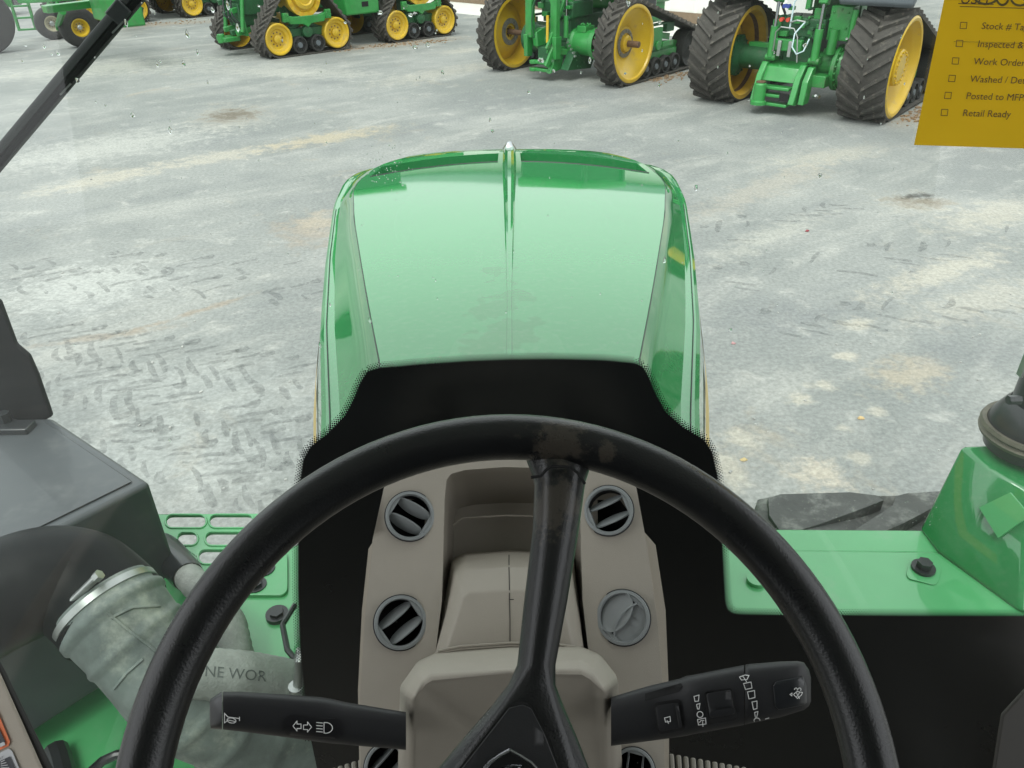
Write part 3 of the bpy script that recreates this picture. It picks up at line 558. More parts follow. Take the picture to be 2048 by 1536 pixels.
        q = MB(); q.box((.55, 0, Rr + .2), (.22, .3, .12)); bolts(q, (.55, 0, Rr + .26), (0, 0, 1), .09, 6, .02, .04); q.obj('axle_clamp', M_GREEN, t, bevel=.015)
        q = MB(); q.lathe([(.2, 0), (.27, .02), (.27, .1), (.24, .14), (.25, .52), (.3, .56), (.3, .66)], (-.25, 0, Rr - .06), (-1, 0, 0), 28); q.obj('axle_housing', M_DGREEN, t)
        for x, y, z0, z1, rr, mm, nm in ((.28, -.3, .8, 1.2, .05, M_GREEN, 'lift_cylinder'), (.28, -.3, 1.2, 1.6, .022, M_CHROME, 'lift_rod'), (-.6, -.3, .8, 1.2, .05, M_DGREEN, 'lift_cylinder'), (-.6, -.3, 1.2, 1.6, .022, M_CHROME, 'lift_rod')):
            q = MB(); q.cyl((x, y, z0), (x, y, z1), rr); q.obj(nm, mm, t)
        q = MB(); q.bar((.15, -.75, .62), (.22, -.2, 1.62), .06, .07); q.obj('link_arm', M_GREENB, t, bevel=.008)
        q = MB(); q.bar((.05, -.62, .58), (.35, -.1, .5), .07, .12); q.bar((.18, -.8, .30), (.2, -.55, .72), .06, .1); q.obj('lower_link', M_GREENB, t, bevel=.01)
        for z in (.2, .34): q = MB(); q.box((-.05, -.62, z), (.46, .16, .06)); q.cyl((-.26, -.66, z - .035), (-.26, -.66, z + .035), .09); q.obj('drawbar_plate', M_GREENB, t, bevel=.012)
        q = MB(); q.prism([(.12, -.72, .16), (.12, -.35, .2), (.12, -.2, .62), (.12, -.45, .62)], (.1, 0, 0)); q.obj('drawbar_side_plate', M_GREENB, t, bevel=.01)
        q = MB(); q.box((-.1, -.3, .45), (.3, .5, .35)); q.obj('drawbar_box', M_DGREEN, t, bevel=.02)
        q = MB(); q.prism([(.30, -.5, .22), (.30, .3, .16), (.30, .5, .5), (.30, -.25, .55)], (.2, 0, 0)); bolts(q, (.5, -.1, .35), (1, 0, 0), .12, 6, .02, .02); q.obj('side_casting', M_DGREEN, t, bevel=.02)
        for k in range(5): q = MB(); q.cyl((.36 + .05 * k, -.32, .72 - .06 * k), (.36 + .05 * k, -.37, .72 - .06 * k), .022, n=8); q.obj('bright_bolt', M_ZINC, t)
        q = MB(); q.tube([(-.1, -.74, 1.62), (-.18, -.78, 1.4), (-.22, -.78, 1.1), (-.2, -.72, .8)], .016); q.obj('hydraulic_hose', M_DGREEN, t)
        q = MB(); q.box((.12, -.7, .98), (.05, .03, .5)); q.obj('upright_strap', M_YEL, t, bevel=.004)
    else:
        for x in (-.36, .38):
            q = MB(); q.cyl((x, -.42, .85), (x, -.42, 1.32), .065); q.obj('lift_cylinder', M_GREEN, t); q = MB(); q.cyl((x, -.42, 1.32), (x, -.42, 1.72), .026); q.obj('lift_rod', M_CHROME, t)
            q = MB(); q.prism([(x - .07, -.36, 1.66), (x - .07, -.5, 1.7), (x - .07, -.45, 2.0), (x - .07, -.2, 2.0)], (.14, 0, 0)); q.obj('lift_arm', M_GREENB, t, bevel=.015)
            q = MB(); q.box((x, -.3, .84), (.13, .2, .12)); q.cyl((x - .09, -.42, .84), (x + .09, -.42, .84), .05); q.obj('cylinder_foot', M_GREENB, t, bevel=.01)
        q = MB(); q.cyl((.58, -.3, .95), (.58, -.3, 1.32), .075); q.obj('accumulator', M_GREENB, t)
        q = MB(); q.box((.62, -.1, 1.4), (.34, .3, .5)); bolts(q, (.62, -.25, 1.45), (0, -1, 0), .16, 8, .02, .02); q.obj('valve_block', M_GREENB, t, bevel=.02)
        q = MB(); q.cyl((.86, -.32, 1.2), (.86, -.32, 1.62), .05); q.obj('filter', M_GREENB, t)
        q = MB(); q.loft([[Vector(p) for p in ((-.38, -.5, .72), (.22, -.5, .72), (.22, -.12, .8), (-.38, -.12, .8))], [Vector(p) for p in ((-.38, -.62, .5), (.22, -.62, .5), (.22, -.12, .5), (-.38, -.12, .5))]]); q.obj('hitch_top', M_GREEN, t, bevel=.015)
        for x in (-.46, .20): q = MB(); q.prism([(x, -.8, .2), (x, -.66, .17), (x, -.3, .2), (x, -.2, .74), (x, -.5, .78), (x, -.66, .6)], (.1, 0, 0)); q.obj('hitch_side_plate', M_GREEN, t, bevel=.012)
        q = MB(); q.prism([(.34, -.72, .2), (.34, -.5, .2), (.34, -.4, .76), (.34, -.52, .76), (.34, -.68, .55)], (.1, 0, 0)); q.obj('hitch_side_plate', M_GREEN, t, bevel=.012)
        for z in (.16, .30, .42): q = MB(); q.box((-.12, -.66, z), (.58, .2, .05)); q.obj('drawbar_plate', M_GREEN, t, bevel=.012)
        q = MB(); q.lathe([(.001, .3), (.07, .3), (.1, .27), (.1, .02), (.13, 0), (.13, -.05)], (-.3, -.8, .2), (0, 0, 1), 20); q.obj('hitch_ball_cup', M_GREEN, t)
        q = MB(); q.lathe([(.08, 0), (.08, .02), (.04, .03), (.001, .03)], (-.3, -.8, .5), (0, 0, 1), 16); q.obj('hitch_pin', M_RUST, t)
        q = MB(); q.box((.12, -.77, .3), (.16, .02, .12)); q.obj('hitch_pocket', M_VOID, t)
        q = MB(); q.box((.5, -.35, .55), (.3, .3, .18)); q.obj('step_plate', M_GREENB, t, bevel=.01)
        q = MB(); q.cyl((.5, -.5, .33), (.62, -.55, .33), .03); q.cyl((.58, -.5, .3), (.58, -.62, .36), .02); q.obj('tow_pin', M_ZINC, t)
        q = MB(); q.lathe([(.34, 0), (.36, .02), (.36, .08), (.3, .1), (.28, .22)], (.62, 0, Rr - .08), (1, 0, 0), 30); bolts(q, (.7, 0, Rr - .08), (1, 0, 0), .33, 20, .02, .03); q.obj('final_drive', M_GREENB, t)
        q = MB(); q.tube([(-.05, -.5, 2.0), (.02, -.52, 1.8), (-.06, -.52, 1.7), (-.08, -.5, 1.3)], .014); q.obj('air_hose', M_HOSEW, t)
        q = MB(); q.tube([(.16, -.5, 1.42), (.05, -.58, 1.25), (.05, -.6, 1.05), (.14, -.6, .95), (.24, -.58, 1.0), (.28, -.52, 1.18)], .012); q.obj('air_hose', M_HOSEW, t)
        q = MB(); q.tube([(-.08, -.52, 1.4), (.04, -.55, 1.44), (.16, -.5, 1.42)], .014); q.obj('air_hose', M_ZINC, t)
        q = MB(); q.tube([(-.3, -.5, .95), (-.28, -.55, 1.25), (-.2, -.57, 1.33), (.02, -.57, 1.32), (.1, -.57, 1.2), (.16, -.57, .82)], .012); q.obj('grab_wire', M_ZINC, t)
        for x, z, mm in ((-.26, 1.62, M_BLUE), (-.2, 1.62, M_BLUE), (-.28, 1.42, M_RED), (-.17, 1.42, M_RED)): q = MB(); q.cyl((x, -.34, z), (x, -.42, z), .032); q.obj('coupler_cap', mm, t)
        for x in (-.2, -.02): q = MB(); q.box((x, -.5, 1.0), (.06, .06, .24)); q.obj('chrome_link', M_ZINC, t, bevel=.008)
        q = MB(); q.box((-.1, -.42, 1.05), (.5, .12, .18)); q.obj('hitch_crossbeam', M_GREENB, t, bevel=.015)
    return t
row_tractor('narrow-tracked green tractor with arched rear coupler, parked beyond the hood tip', Vector((1.17, 17.3, 0)), rad(41), .44, 3.02, .755, 'narrow')
m5 = row_tractor('wide-tracked green tractor with chrome lift rods, parked nearest at the right', Vector((4.98, 14.0, 0)), rad(40), .74, 2.62, .80, 'wide')

m6 = copy_tree(m5); m6.location = Vector((9.3, 10.7, 0)); tag(m6, 'wide-tracked green tractor next in the row, out of view past the right picture edge, added for its reflection', 'tractor', 'parked two-track tractors')  # unseen tractor added so its green mirrors in the hood flank
def quad_tractor(label, loc, head):
    t = thing('four_track_tractor', label, 'tractor', loc, -head, 'articulated four-track tractors')
    G = 2.15; w = .62
    for yo in (0, 3.5):
        for sd in (-1, 1):
            x0 = sd * G / 2; ir = .36
            make_belt(t, x0, [(yo, ir + .06, ir + .06), (yo + 1.62, ir + .06, ir + .06), (yo + .81, 1.3, .5)], w, .17, .045, .2, .05)
            h = w / 2
            for yy in (yo, yo + 1.62):
                c = Vector((x0, yy, ir + .06)); ax = Vector((sd, 0, 0))
                def cap(q, c=c, ax=ax): q.lathe([(.10, h - .13), (.095, h - .075), (.07, h - .06), (.001, h - .055)], c, ax, 20)
                def bl(q, c=c, ax=ax): bolts(q, c + ax * (h - .135), ax, .15, 10, .022, .012)
                wheel(t, [(ir, -h), (ir, h - .02), (ir - .02, h), (ir - .05, h - .005), (ir - .07, h - .05), (.23, h - .07), (.2, h - .12), (.1, h - .13), (.02, h - .13)], c, sd, M_YEL, [('wheel_hub', cap, M_YEL), ('wheel_bolts', bl, M_RUST)], 'idler_wheel', 36)
            c = Vector((x0, yo + .81, 1.3)); ax = Vector((sd, 0, 0))
            def spk(q, c=c, ax=ax): q.lathe([(.3, h - .06), (.28, h + .03), (.2, h + .06), (.17, h + .03), (.1, h + .05), (.001, h + .055)], c, ax, 28)
            def cog(q, c=c, ax=ax):
                for k in range(14):
                    a = 2 * math.pi * k / 14; q.box(c + Vector((sd * (h - .04), .40 * math.cos(a), .40 * math.sin(a))), (.08, .09, .09), R=Matrix.Rotation(a, 3, 'X'))
            wheel(t, [(.43, -h), (.43, -h + .1), (.36, h - .2), (.45, h - .12), (.45, h), (.36, h), (.33, h - .06), (.02, h - .06)], c, sd, M_YEL, [('hub_cover', spk, M_YEL), ('drive_cogs', cog, M_OCHRE)], 'drive_sprocket', 36)
            for yy in (.56, 1.07): roller(t, (x0, yo + yy, .235), .2, w * .9)
            q = MB(); q.prism([(x0 + sd * (h - .1), yo + a, b) for a, b in ((.2, .95), (.35, .72), (.7, .70), (.82, .62), (.92, .70), (1.28, .72), (1.43, .95), (1.2, .88), (.45, .88))], (sd * .12, 0, 0)); q.obj('carrier_plate', M_GREENB, t, bevel=.015)
            for yy in (.24, 1.4):
                q = MB(); q.box((x0 + sd * h, yo + yy, .88), (.1, .14, .2)); bolts(q, (x0 + sd * (h + .05), yo + yy, .88), (sd, 0, 0), .06, 6, .018, .02); q.obj('pivot_block', M_GREENB, t, bevel=.01)
            q = MB(); q.box((x0, yo + .81, .5), (w * .5, 1.0, .2)); q.bar((x0, yo + .2, .5), (x0, yo + .7, .7), .2, .1); q.bar((x0, yo + 1.4, .5), (x0, yo + .9, .7), .2, .1); q.lathe([(.14, h - .12), (.13, h - .02), (.001, h)], (x0, yo + .81, .52), (sd, 0, 0), 18); q.obj('bogie_frame', M_DGREEN, t, bevel=.015)
            q = MB(); q.box((x0 - sd * .2, yo + .81, 1.0), (.3, .7, .6)); q.obj('inner_carrier', M_DGREEN, t, bevel=.03)
    q = MB(); q.box((0, .9, 1.25), (.8, 2.4, .7)); q.box((0, .0, .9), (.6, .8, .5)); q.obj('rear_frame', M_DGREEN, t, bevel=.03)
    q = MB(); q.box((0, 4.6, 1.9), (1.1, 3.2, 1.4)); q.obj('engine_hood', M_GREENB, t, bevel=.1)
    q = MB(); q.cyl((-.3, 2.55, .85), (.3, 2.55, .85), .3, n=24); q.box((0, 2.6, .95), (.5, 1.6, .3)); q.obj('articulation_joint', M_RUST, t, bevel=.01)
    q = MB(); q.box((.75, 2.62, 1.32), (.75, 1.05, 1.15)); q.obj('tool_tank', M_GREEN, t, bevel=.04)
    q = MB(); q.box((-.75, 2.62, 1.32), (.75, 1.05, 1.15)); q.obj('tool_tank', M_GREENB, t, bevel=.04)
    for k in range(5): q = MB(); q.box((1.127, 2.7, .98 + .17 * k), (.012, .2, .12)); q.obj('step_opening', M_VOID, t)
    q = MB(); q.box((0, 2.5, 2.6), (1.7, 1.7, 1.5)); q.obj('cab_glass', M_GLASSD, t, bevel=.06)
    q = MB(); q.box((0, 2.5, 3.45), (1.9, 1.9, .22)); q.obj('cab_roof', M_GREENB, t, bevel=.06)
    q = MB(); q.prism([(.1, -.35, .45), (.42, -.35, .45), (.3, -.35, .95)], (0, .06, 0)); q.obj('hitch_gusset', M_GREEN, t)
    for k, (x, z) in enumerate(((-.35, .55), (0, .5), (.35, .52), (-.2, .9), (.2, 1.0), (-.4, 1.15), (.4, 1.3), (0, 1.3))):
        q = MB(); q.bar((x, -.55, z), (x * .7, .1, z + .1), .12, .12); q.obj('hitch_arm', (M_GREENB, M_DGREEN)[k % 2], t, bevel=.015)
    for k, x in enumerate((-.45, .45)): q = MB(); q.cyl((x, -.45, .55), (x, -.3, 1.4), .05); q.obj('lift_cylinder', M_GREENB, t)
    q = MB(); q.box((-.05, -.62, .38), (.5, .4, .1)); q.cyl((-.05, -.8, .3), (-.05, -.8, .5), .09); q.obj('drawbar', M_GREENB, t, bevel=.015)
    for k in range(3): q = MB(); q.tube([(-.2 + .2 * k, -.2, 1.4), (-.22 + .2 * k, -.5, 1.2), (-.15 + .2 * k, -.55, .9), (-.1 + .2 * k, -.4, .7)], .02); q.obj('hydraulic_hose', M_BLACKG, t)
    return t
q3 = quad_tractor('green four-track tractor with yellow idlers, middle of the yard', gz(558, 114), rad(47))
q3.location = gz(553, 114) + Vector((-.76, .76, 0)) + Vector((.02, .02, 0))
q2 = copy_tree(q3); tag(q2, 'green four-track tractor farther back, partly behind the wiper blade', 'tractor', 'articulated four-track tractors')
q2.location = gz(385, 34) - Vector((math.sin(rad(47)), math.cos(rad(47)), 0)) * 3.5 + Vector((-.75, .75, 0))

def tyre_wheel(root, c, ax, r, w, rimr, mrim, name='wheel'):
    c = Vector(c); ax = Vector(ax).normalized(); h = w / 2
    q = MB(); q.lathe([(rimr, h * .8), (rimr + .03, h * .95), ((r + rimr) / 2, h), (r - .05, h * .9), (r - .012, h * .7), (r, h * .4), (r, -h * .4), (r - .012, -h * .7), (r - .05, -h * .9), ((r + rimr) / 2, -h), (rimr, -h * .8)], c, ax, 40); o = q.obj(name, M_RUBD, root)
    q = MB(); q.lathe([(rimr + .005, h * .82), (rimr - .02, h * .84), (rimr - .04, h * .6), (rimr * .6, h * .25), (rimr * .3, h * .3), (.001, h * .34)], c, ax, 32); d = q.obj('rim', mrim, o)
    q = MB(); bolts(q, c + ax * h * .27, ax, rimr * .45, 8, .014, .03); q.obj('lug_nuts', M_RUST, o)
    q = MB(); q.lathe([(.07, h * .2), (.065, h * .55), (.04, h * .65), (.001, h * .66)], c, ax, 16); q.obj('hub_cap', M_ZINC, o); return o
def seeder():
    hd = rad(50); f = Vector((math.sin(hd), math.cos(hd), 0)); rt = Vector((math.cos(hd), -math.sin(hd), 0))
    t = thing('seed_cart', 'green implement frame with ladder and small tyres at the far left', 'implement', gz(60, 82))
    O = t.location; T = lambda px, py, z: gz(px, py, z) - O
    p = gz(108, 80) - O; tyre_wheel(t, p + Vector((0, .12, .42)), rt, .43, .3, .2, M_GREYRIM)
    p = gz(165, 95) - O; tyre_wheel(t, p + Vector((0, .12, .48)), rt, .50, .34, .22, M_YEL)
    # caster arm
    a = T(112, 57, .45); q = MB(); q.tube([a + rt * .25, a + rt * .3 + Vector((0, 0, .1)), T(122, 22, 1.0) + rt * .15], [.06, .07, .08], 10); q.obj('caster_arm', M_GREENB, t)
    # ladder
    base = gz(62, 80) - O; up = f * .42 + Vector((0, 0, 0)); w = .42
    l0 = base + Vector((0, 0, .25)); l1 = base + Vector((0, 0, 1.75)); lf = (f + rt * .25).normalized()
    for sd in (-1, 1): q = MB(); q.bar(l0 + lf * sd * w / 2, l1 + lf * sd * w / 2, .07, .06, (0, 1, 0)); q.obj('ladder_rail', M_GREENB, t, bevel=.008)
    for k in range(5): c = l0.lerp(l1, k / 5 + .02); q = MB(); q.bar(c - lf * w / 2, c + lf * w / 2, .10, .05); q.obj('ladder_rung', M_GREENB, t, bevel=.006)
    q = MB(); c = l1 + Vector((0, 0, .1)); q.box(c, (.6, .5, .5), -hd); q.obj('ladder_bracket', M_GREENB, t, bevel=.01)
    # frame and hopper
    A = T(20, 26, 1.15); B = T(150, 10, 1.2); q = MB(); q.bar(A + (B - A) * .3 + f * .3, B + (B - A) * .5 + f * .3, .3, .16); q.obj('frame_beam', M_GREENB, t, bevel=.02)
    A = T(55, 8, 1.35); B = T(130, -2, 1.4); d = (B - A); q = MB()
    lo = [A - d * .25, B, B - rt.cross(Vector((0, 0, 1))) * 0 + f * 2.2, A - d * .25 + f * 2.2]; hi = [v + Vector((0, 0, 2.0)) + (f * -.25 if i < 2 else f * .25) for i, v in enumerate(lo)]
    q.loft([lo, hi]); q.obj('seed_hopper', M_GREENB, t, bevel=.04)
    A = T(200, 0, 1.3); q = MB(); q.bar(A, A + rt * 2.2, .5, .8); q.obj('hopper_extension', M_GREENB, t, bevel=.04)
    # row unit with yellow gauge wheels
    for px, py, z, r in ((148, 24, .55, .34), (178, 18, .6, .36), (160, 34, .32, .22)):
        c = T(px, py, z) + f * 1.0; q = MB(); q.lathe([(r, -.05), (r, .05), (r * .8, .07), (r * .5, .04), (.02, .05), (.02, -.05)], c, rt, 28); q.obj('gauge_wheel', M_YEL, t)
        q = MB(); q.lathe([(r + .06, -.05), (r + .07, 0), (r + .06, .05), (r, .055), (r, -.055)], c - rt * .02, rt, 28); q.obj('gauge_tyre', M_RUBD, t)
    for k, (px, py, z) in enumerate(((140, 10, .9), (160, 14, .85), (175, 24, .6), (152, 8, 1.1), (185, 30, .5), (170, 5, 1.2))):
        c = T(px, py, z) + f * .6; q = MB(); q.bar(c, c + f * .7 + Vector((0, 0, -.3 if k % 2 else .2)), .14, .2); q.obj('row_unit_arm', (M_GREENB, M_DGREEN)[k % 2], t, bevel=.015)
    for px in (62, 82): c = T(px, 26, .75) + f * .8; q = MB(); q.tube([c, c + rt * .3 + Vector((0, 0, .2)), c + rt * .5 + Vector((0, 0, .5))], .09, 10); q.obj('seed_tube', M_BLACKG, t)
    w2 = thing('implement_wheel', 'large dark tyre cut by the left edge of the picture', 'wheel', gz(-30, 112))
    tyre_wheel(w2, Vector((-.12, .35, .80)), rt, .82, .5, .4, M_YEL, 'tyre')
    q = MB(); q.box((-.4, .9, 1.15), (.5, 1.6, .3), -hd); q.obj('axle_beam', M_GREENB, w2, bevel=.02)
    dk = thing('dark_implement', 'dark low implement behind the ladder at the far left', 'implement', gz(8, 34))
    q = MB(); q.box((-.9, .6, .55), (2.2, .9, .55), .2); q.obj('frame', M_BLACKG, dk, bevel=.05); q = MB(); q.cyl((.3, .1, .75), (.15, .1, .92), .09); q.obj('blue_cap', M_BLUE, dk); q = MB(); q.box((-.8, .9, 1.1), (1.4, .6, .6), .2); q.obj('grey_cover', M_STICKW, dk, bevel=.08)
seeder()

# ================================================================== the tractor we sit in
T = thing('tractor', 'green tractor seen from its own seat, with long hood, dash and black steering wheel', 'tractor')
WT = [(1.0, .20), (1.24, .238), (1.6, .322), (1.88, .385), (2.42, .505), (2.58, .53), (2.8, .563), (3.0, .59), (3.2, .60), (3.45, .60), (3.6, .59), (3.72, .56), (3.8, .52), (3.87, .46), (3.91, .40)]
def hood_z(Y, dx=0): return HC - .603 - .093 * Y - .022 * max(0, Y - 2.6) - (max(0, Y - 3.7) ** 2) * .9
XO = [(1.0, .325), (1.2, .36), (1.75, .485), (2.37, .603), (3.0, .705), (3.3, .735), (3.5, .735), (3.65, .70), (3.75, .64), (3.82, .56), (3.9, .46)]
def hood_bend(Ys): return .27 * max(0, min(1, (Ys - 2.4) / 1.0)) ** 1.3
def hood_pt(Ys, x, dz=0, wt=None):
    wt = wt or interp(Ys, WT); fr = min(1.0, abs(x) / wt); Y = Ys - hood_bend(Ys) * fr * fr * (wt / .6) ** 2
    crown = .018 * min(1, fr) ** 2
    return Vector((x - .008 + .003 * Y, Y, hood_z(Y) - crown + dz))
def edge_pt(Ys, sd, a, dz):
    wt = interp(Ys, WT); Ye = Ys - hood_bend(Ys) * (wt / .6) ** 2; k = max(.3, (interp(Ye, XO) - wt) / .123); g = 1 - .5 * max(0, min(1, (Ye - 2.5) / 1.1)); return hood_pt(Ys, sd * (wt + a * k), dz * g, wt)
def build_hood():
    st = [1.03, 1.15, 1.3, 1.5, 1.7, 1.9, 2.1, 2.3, 2.5, 2.65, 2.8, 2.95, 3.1, 3.25, 3.37, 3.61, 3.70, 3.78, 3.84, 3.88, 3.91]
    fr = [0, .03, .085, .2, .35, .5, .65, .8, .95, 1.0]
    off = [(.002, -.002), (.014, -.023), (.027, -.043), (.047, -.0635), (.068, -.0845), (.086, -.1015), (.098, -.1075), (.113, -.112), (.123, -.121), (.130, -.15), (.146, -.24), (.166, -.34), (.17, -.44), (.14, -.6), (.11, -.95)]
    rows = []
    for i, Ys in enumerate(st):
        wt = interp(Ys, WT); k = 1 + max(0, Ys - 3.6) * .6
        if Ys > 3.86: k *= 1
        Ye = Ys - hood_bend(Ys) * (wt / .6) ** 2; k = max(.3, (interp(Ye, XO) - wt) / .123); g = 1 - .5 * max(0, min(1, (Ye - 2.5) / 1.1)); P = [(f * wt, 0) for f in fr] + [(wt + a * k, b * g) for a, b in off]
        row = [hood_pt(Ys, x, dz, wt) for x, dz in P]; rows.append([hood_pt(Ys, -x, dz, wt) for x, dz in reversed(P[1:])] + row)
    n = len(rows[0]); c = n // 2; V = [p for r in rows for p in r]; fs = []; si = st.index(3.37)
    for i in range(len(rows) - 1):
        for j in range(n - 1):
            if i == si and (c + 2 <= j < c + 8 or c - 8 <= j < c - 2): continue      # the two air slots
            fs.append((i * n + j, i * n + j + 1, (i + 1) * n + j + 1, (i + 1) * n + j))
    last = (len(rows) - 1) * n; low = []                                                # nose front
    m = MB(); m.add(V, fs)
    front = [rows[-1][j] for j in range(n)]; rings = [front, [p + Vector((0, .02, -.03)) for p in front], [p + Vector((0, .03, -.12)) for p in front], [Vector((p.x * .97, p.y + .0, min(p.z, 1.4))) for p in front]]
    m.loft(rings, False, False)
    me = m.obj('hood', M_HOOD, T, ang=14)
    # slot recess walls
    for sd in (-1, 1):
        q = MB(); fsl = [.085, .2, .35, .5, .65, .8, .95]
        top = [hood_pt(3.37, sd * f * interp(3.37, WT)) for f in fsl] + [hood_pt(3.61, sd * f * interp(3.61, WT)) for f in reversed(fsl)]
        q.loft([top, [p + Vector((0, 0, -.09)) for p in top]], True, False); q.obj('slot_wall', M_HOOD, me)
        q = MB(); q.add([p + Vector((0, 0, -.088)) for p in top], [tuple(range(len(top)))]); q.obj('slot_floor', M_VOID, me)
        q = MB(); L = [hood_pt(3.365, sd * f * interp(3.37, WT), -.001) for f in fsl]; q.tube(L, .005, 6); q.obj('slot_seal', M_BLACKP, me)
    # centre rib, tapering towards the driver
    q = MB(); rings = []
    for Ys in [1.1, 1.35, 1.62, 1.8, 2.1, 2.4, 2.7, 3.0, 3.3, 3.6, 3.75, 3.86]:
        k = max(0, min(1, (Ys - 1.6) / 1.6)); w = .006 + .02 * k; p = hood_pt(Ys, 0); h = .002 + .013 * k
        rings.append([p + Vector((-w * 1.2, 0, -.004)), p + Vector((-w * .75, 0, h)), p + Vector((-w * .3, 0, h * .55)), p + Vector((w * .3, 0, h * .55)), p + Vector((w * .75, 0, h)), p + Vector((w * 1.2, 0, -.004))])
    q.loft(rings, False, False); q.obj('hood_rib', M_HOOD, me, ang=20)
    p = hood_pt(3.86, 0); q = MB(); b = [p + Vector(v) for v in ((-.03, -.05, 0), (.03, -.05, 0), (.045, .05, -.02), (-.045, .05, -.02))]; tp = [p + Vector(v) for v in ((-.01, -.01, .045), (.01, -.01, .045), (.01, .03, .035), (-.01, .03, .035))]; q.loft([b, tp]); q.obj('hood_ornament', M_CHROME, me, bevel=.004)
    # panel seams and yellow side stripe
    for sd in (-1, 1):
        for a, dz, y0, y1 in ((.106, -.1085, 1.1, 3.1), (.0015, -.001, 1.1, 3.4)):
            q = MB(); q.tube([edge_pt(y, sd, a, dz) for y in [y0 + (y1 - y0) * k / 24 for k in range(25)]], .0013, 5); q.obj('panel_seam', M_BLACKP, me)
        q = MB(); A = []; B = []
        for k in range(13):
            y = 1.06 + 1.5 * k / 12; wt = interp(y, WT); A.append(edge_pt(y, sd, .149, -.24)); B.append(edge_pt(y, sd, .170, -.345))
        q.loft([A, B], False, False); q.obj('yellow_stripe', M_YEL, me)
    return me
build_hood()

# ---- windscreen
def glass_grid():
    q = MB(); nx, nz = 36, 30; V = []; fs = []
    for j in range(nz + 1):
        zr = -1.62 + 2.0 * j / nz
        for i in range(nx + 1): x = -1.02 + 2.04 * i / nx; V.append(Vector((x, glass_y(x, zr), HC + zr)))
    for j in range(nz):
        for i in range(nx): a = j * (nx + 1) + i; fs.append((a, a + 1, a + nx + 2, a + nx + 1))
    q.add(V, fs); o = q.obj('windscreen', glass_mat(), T); return o
WS = glass_grid()
FT = [(735, 743), (760, 736), (850, 728), (940, 722), (1020, 719), (1110, 718), (1200, 720), (1268, 726), (1285, 734), (1296, 752), (1308, 782), (1330, 823), (1365, 854), (1408, 880), (1424, 905), (1434, 950), (1440, 1030), (1446, 1120), (1451, 1205), (1456, 1220), (1470, 1228), (1560, 1230), (1800, 1231), (2380, 1233)]
FL = [(660, 1660), (622, 1480), (609, 1380), (601, 1300), (597, 1180), (597, 1060), (600, 970), (607, 920), (622, 893), (655, 868), (690, 832), (708, 798), (720, 768)]
def frit():
    q = MB(); q.flat([FT + [(2380, 1760), (680, 1760)] + FL], lambda x, y, d: glass_pt(x, y, .003), 0, 45); o = q.obj('frit_band', M_FRIT, WS)
    d = MB(); line = FL[1:] + FT
    for row, (dist, r) in enumerate(((.9, 2.35), (4.4, 2.05), (7.9, 1.65), (11.4, 1.2))):
        s = 0 if row % 2 else 2.7; acc = 0
        for (x1, y1), (x2, y2) in zip(line, line[1:]):
            L = math.hypot(x2 - x1, y2 - y1); tx, ty = (x2 - x1) / L, (y2 - y1) / L
            while s < L:
                cx, cy = x1 + tx * s + ty * dist, y1 + ty * s - tx * dist
                if cx < 2070: d.add([glass_pt(cx + r * math.cos(a), cy + r * math.sin(a), .0032) for a in (math.pi / 3 * k for k in range(6))], [tuple(range(6))])
                s += 5.4
            s -= L
    d.obj('frit_dots', M_FRIT, WS, kind='stuff')
frit()

def water_drops():
    rn = random.Random(21); q = MB()
    def drop(px, py, r):
        c = glass_pt(px, py, -.001); n = 8; el = rn.uniform(.8, 1.7); a0 = rn.uniform(0, 6.28); rs = [rn.uniform(.7, 1.25) for _ in range(n)]; rings = []
        for k, (s, h) in enumerate(((1, 0), (.85, .35), (.45, .6), (.02, .66))):
            rings.append([c + Vector((r * s * rs[i] * math.cos(2 * math.pi * i / n) * (1 if el < 1.2 else .7), h * r, r * s * el * rs[i] * math.sin(2 * math.pi * i / n))) for i in range(n)])
        q.loft(rings, True, True)
    for px, py in ((45, 122), (88, 92), (103, 108), (115, 106), (252, 45), (320, 122), (314, 128), (367, 126), (395, 105), (425, 20), (375, 70), (475, 55), (455, 10), (518, 12), (885, 145), (1058, 185), (1107, 142), (1082, 120), (1250, 147), (1320, 45), (1318, 170), (1392, 375), (1640, 350), (985, 262), (980, 240), (155, 160), (192, 204), (265, 230), (340, 260), (415, 165), (820, 30), (830, 95), (690, 45), (1257, 3), (760, 25), (660, 610), (855, 90), (1180, 120), (1610, 90), (1330, 520), (640, 690), (740, 640), (150, 690), (340, 880), (460, 860), (1460, 660)): drop(px, py, rn.uniform(.0016, .0036))
    for _ in range(110): drop(rn.uniform(0, 1830), rn.uniform(0, 720) ** 1.0, rn.uniform(.0006, .0015))
    for _ in range(60): drop(rn.gauss(775, 22), rn.gauss(340, 22), rn.uniform(.0005, .0010))
    for _ in range(90): drop(rn.uniform(1460, 1900), rn.uniform(1000, 1060), rn.uniform(.0005, .0009))
    tag(q.obj('water_drops', drop_mat()), 'small water drops and specks on the windscreen', 'drops', kind='stuff')
water_drops()

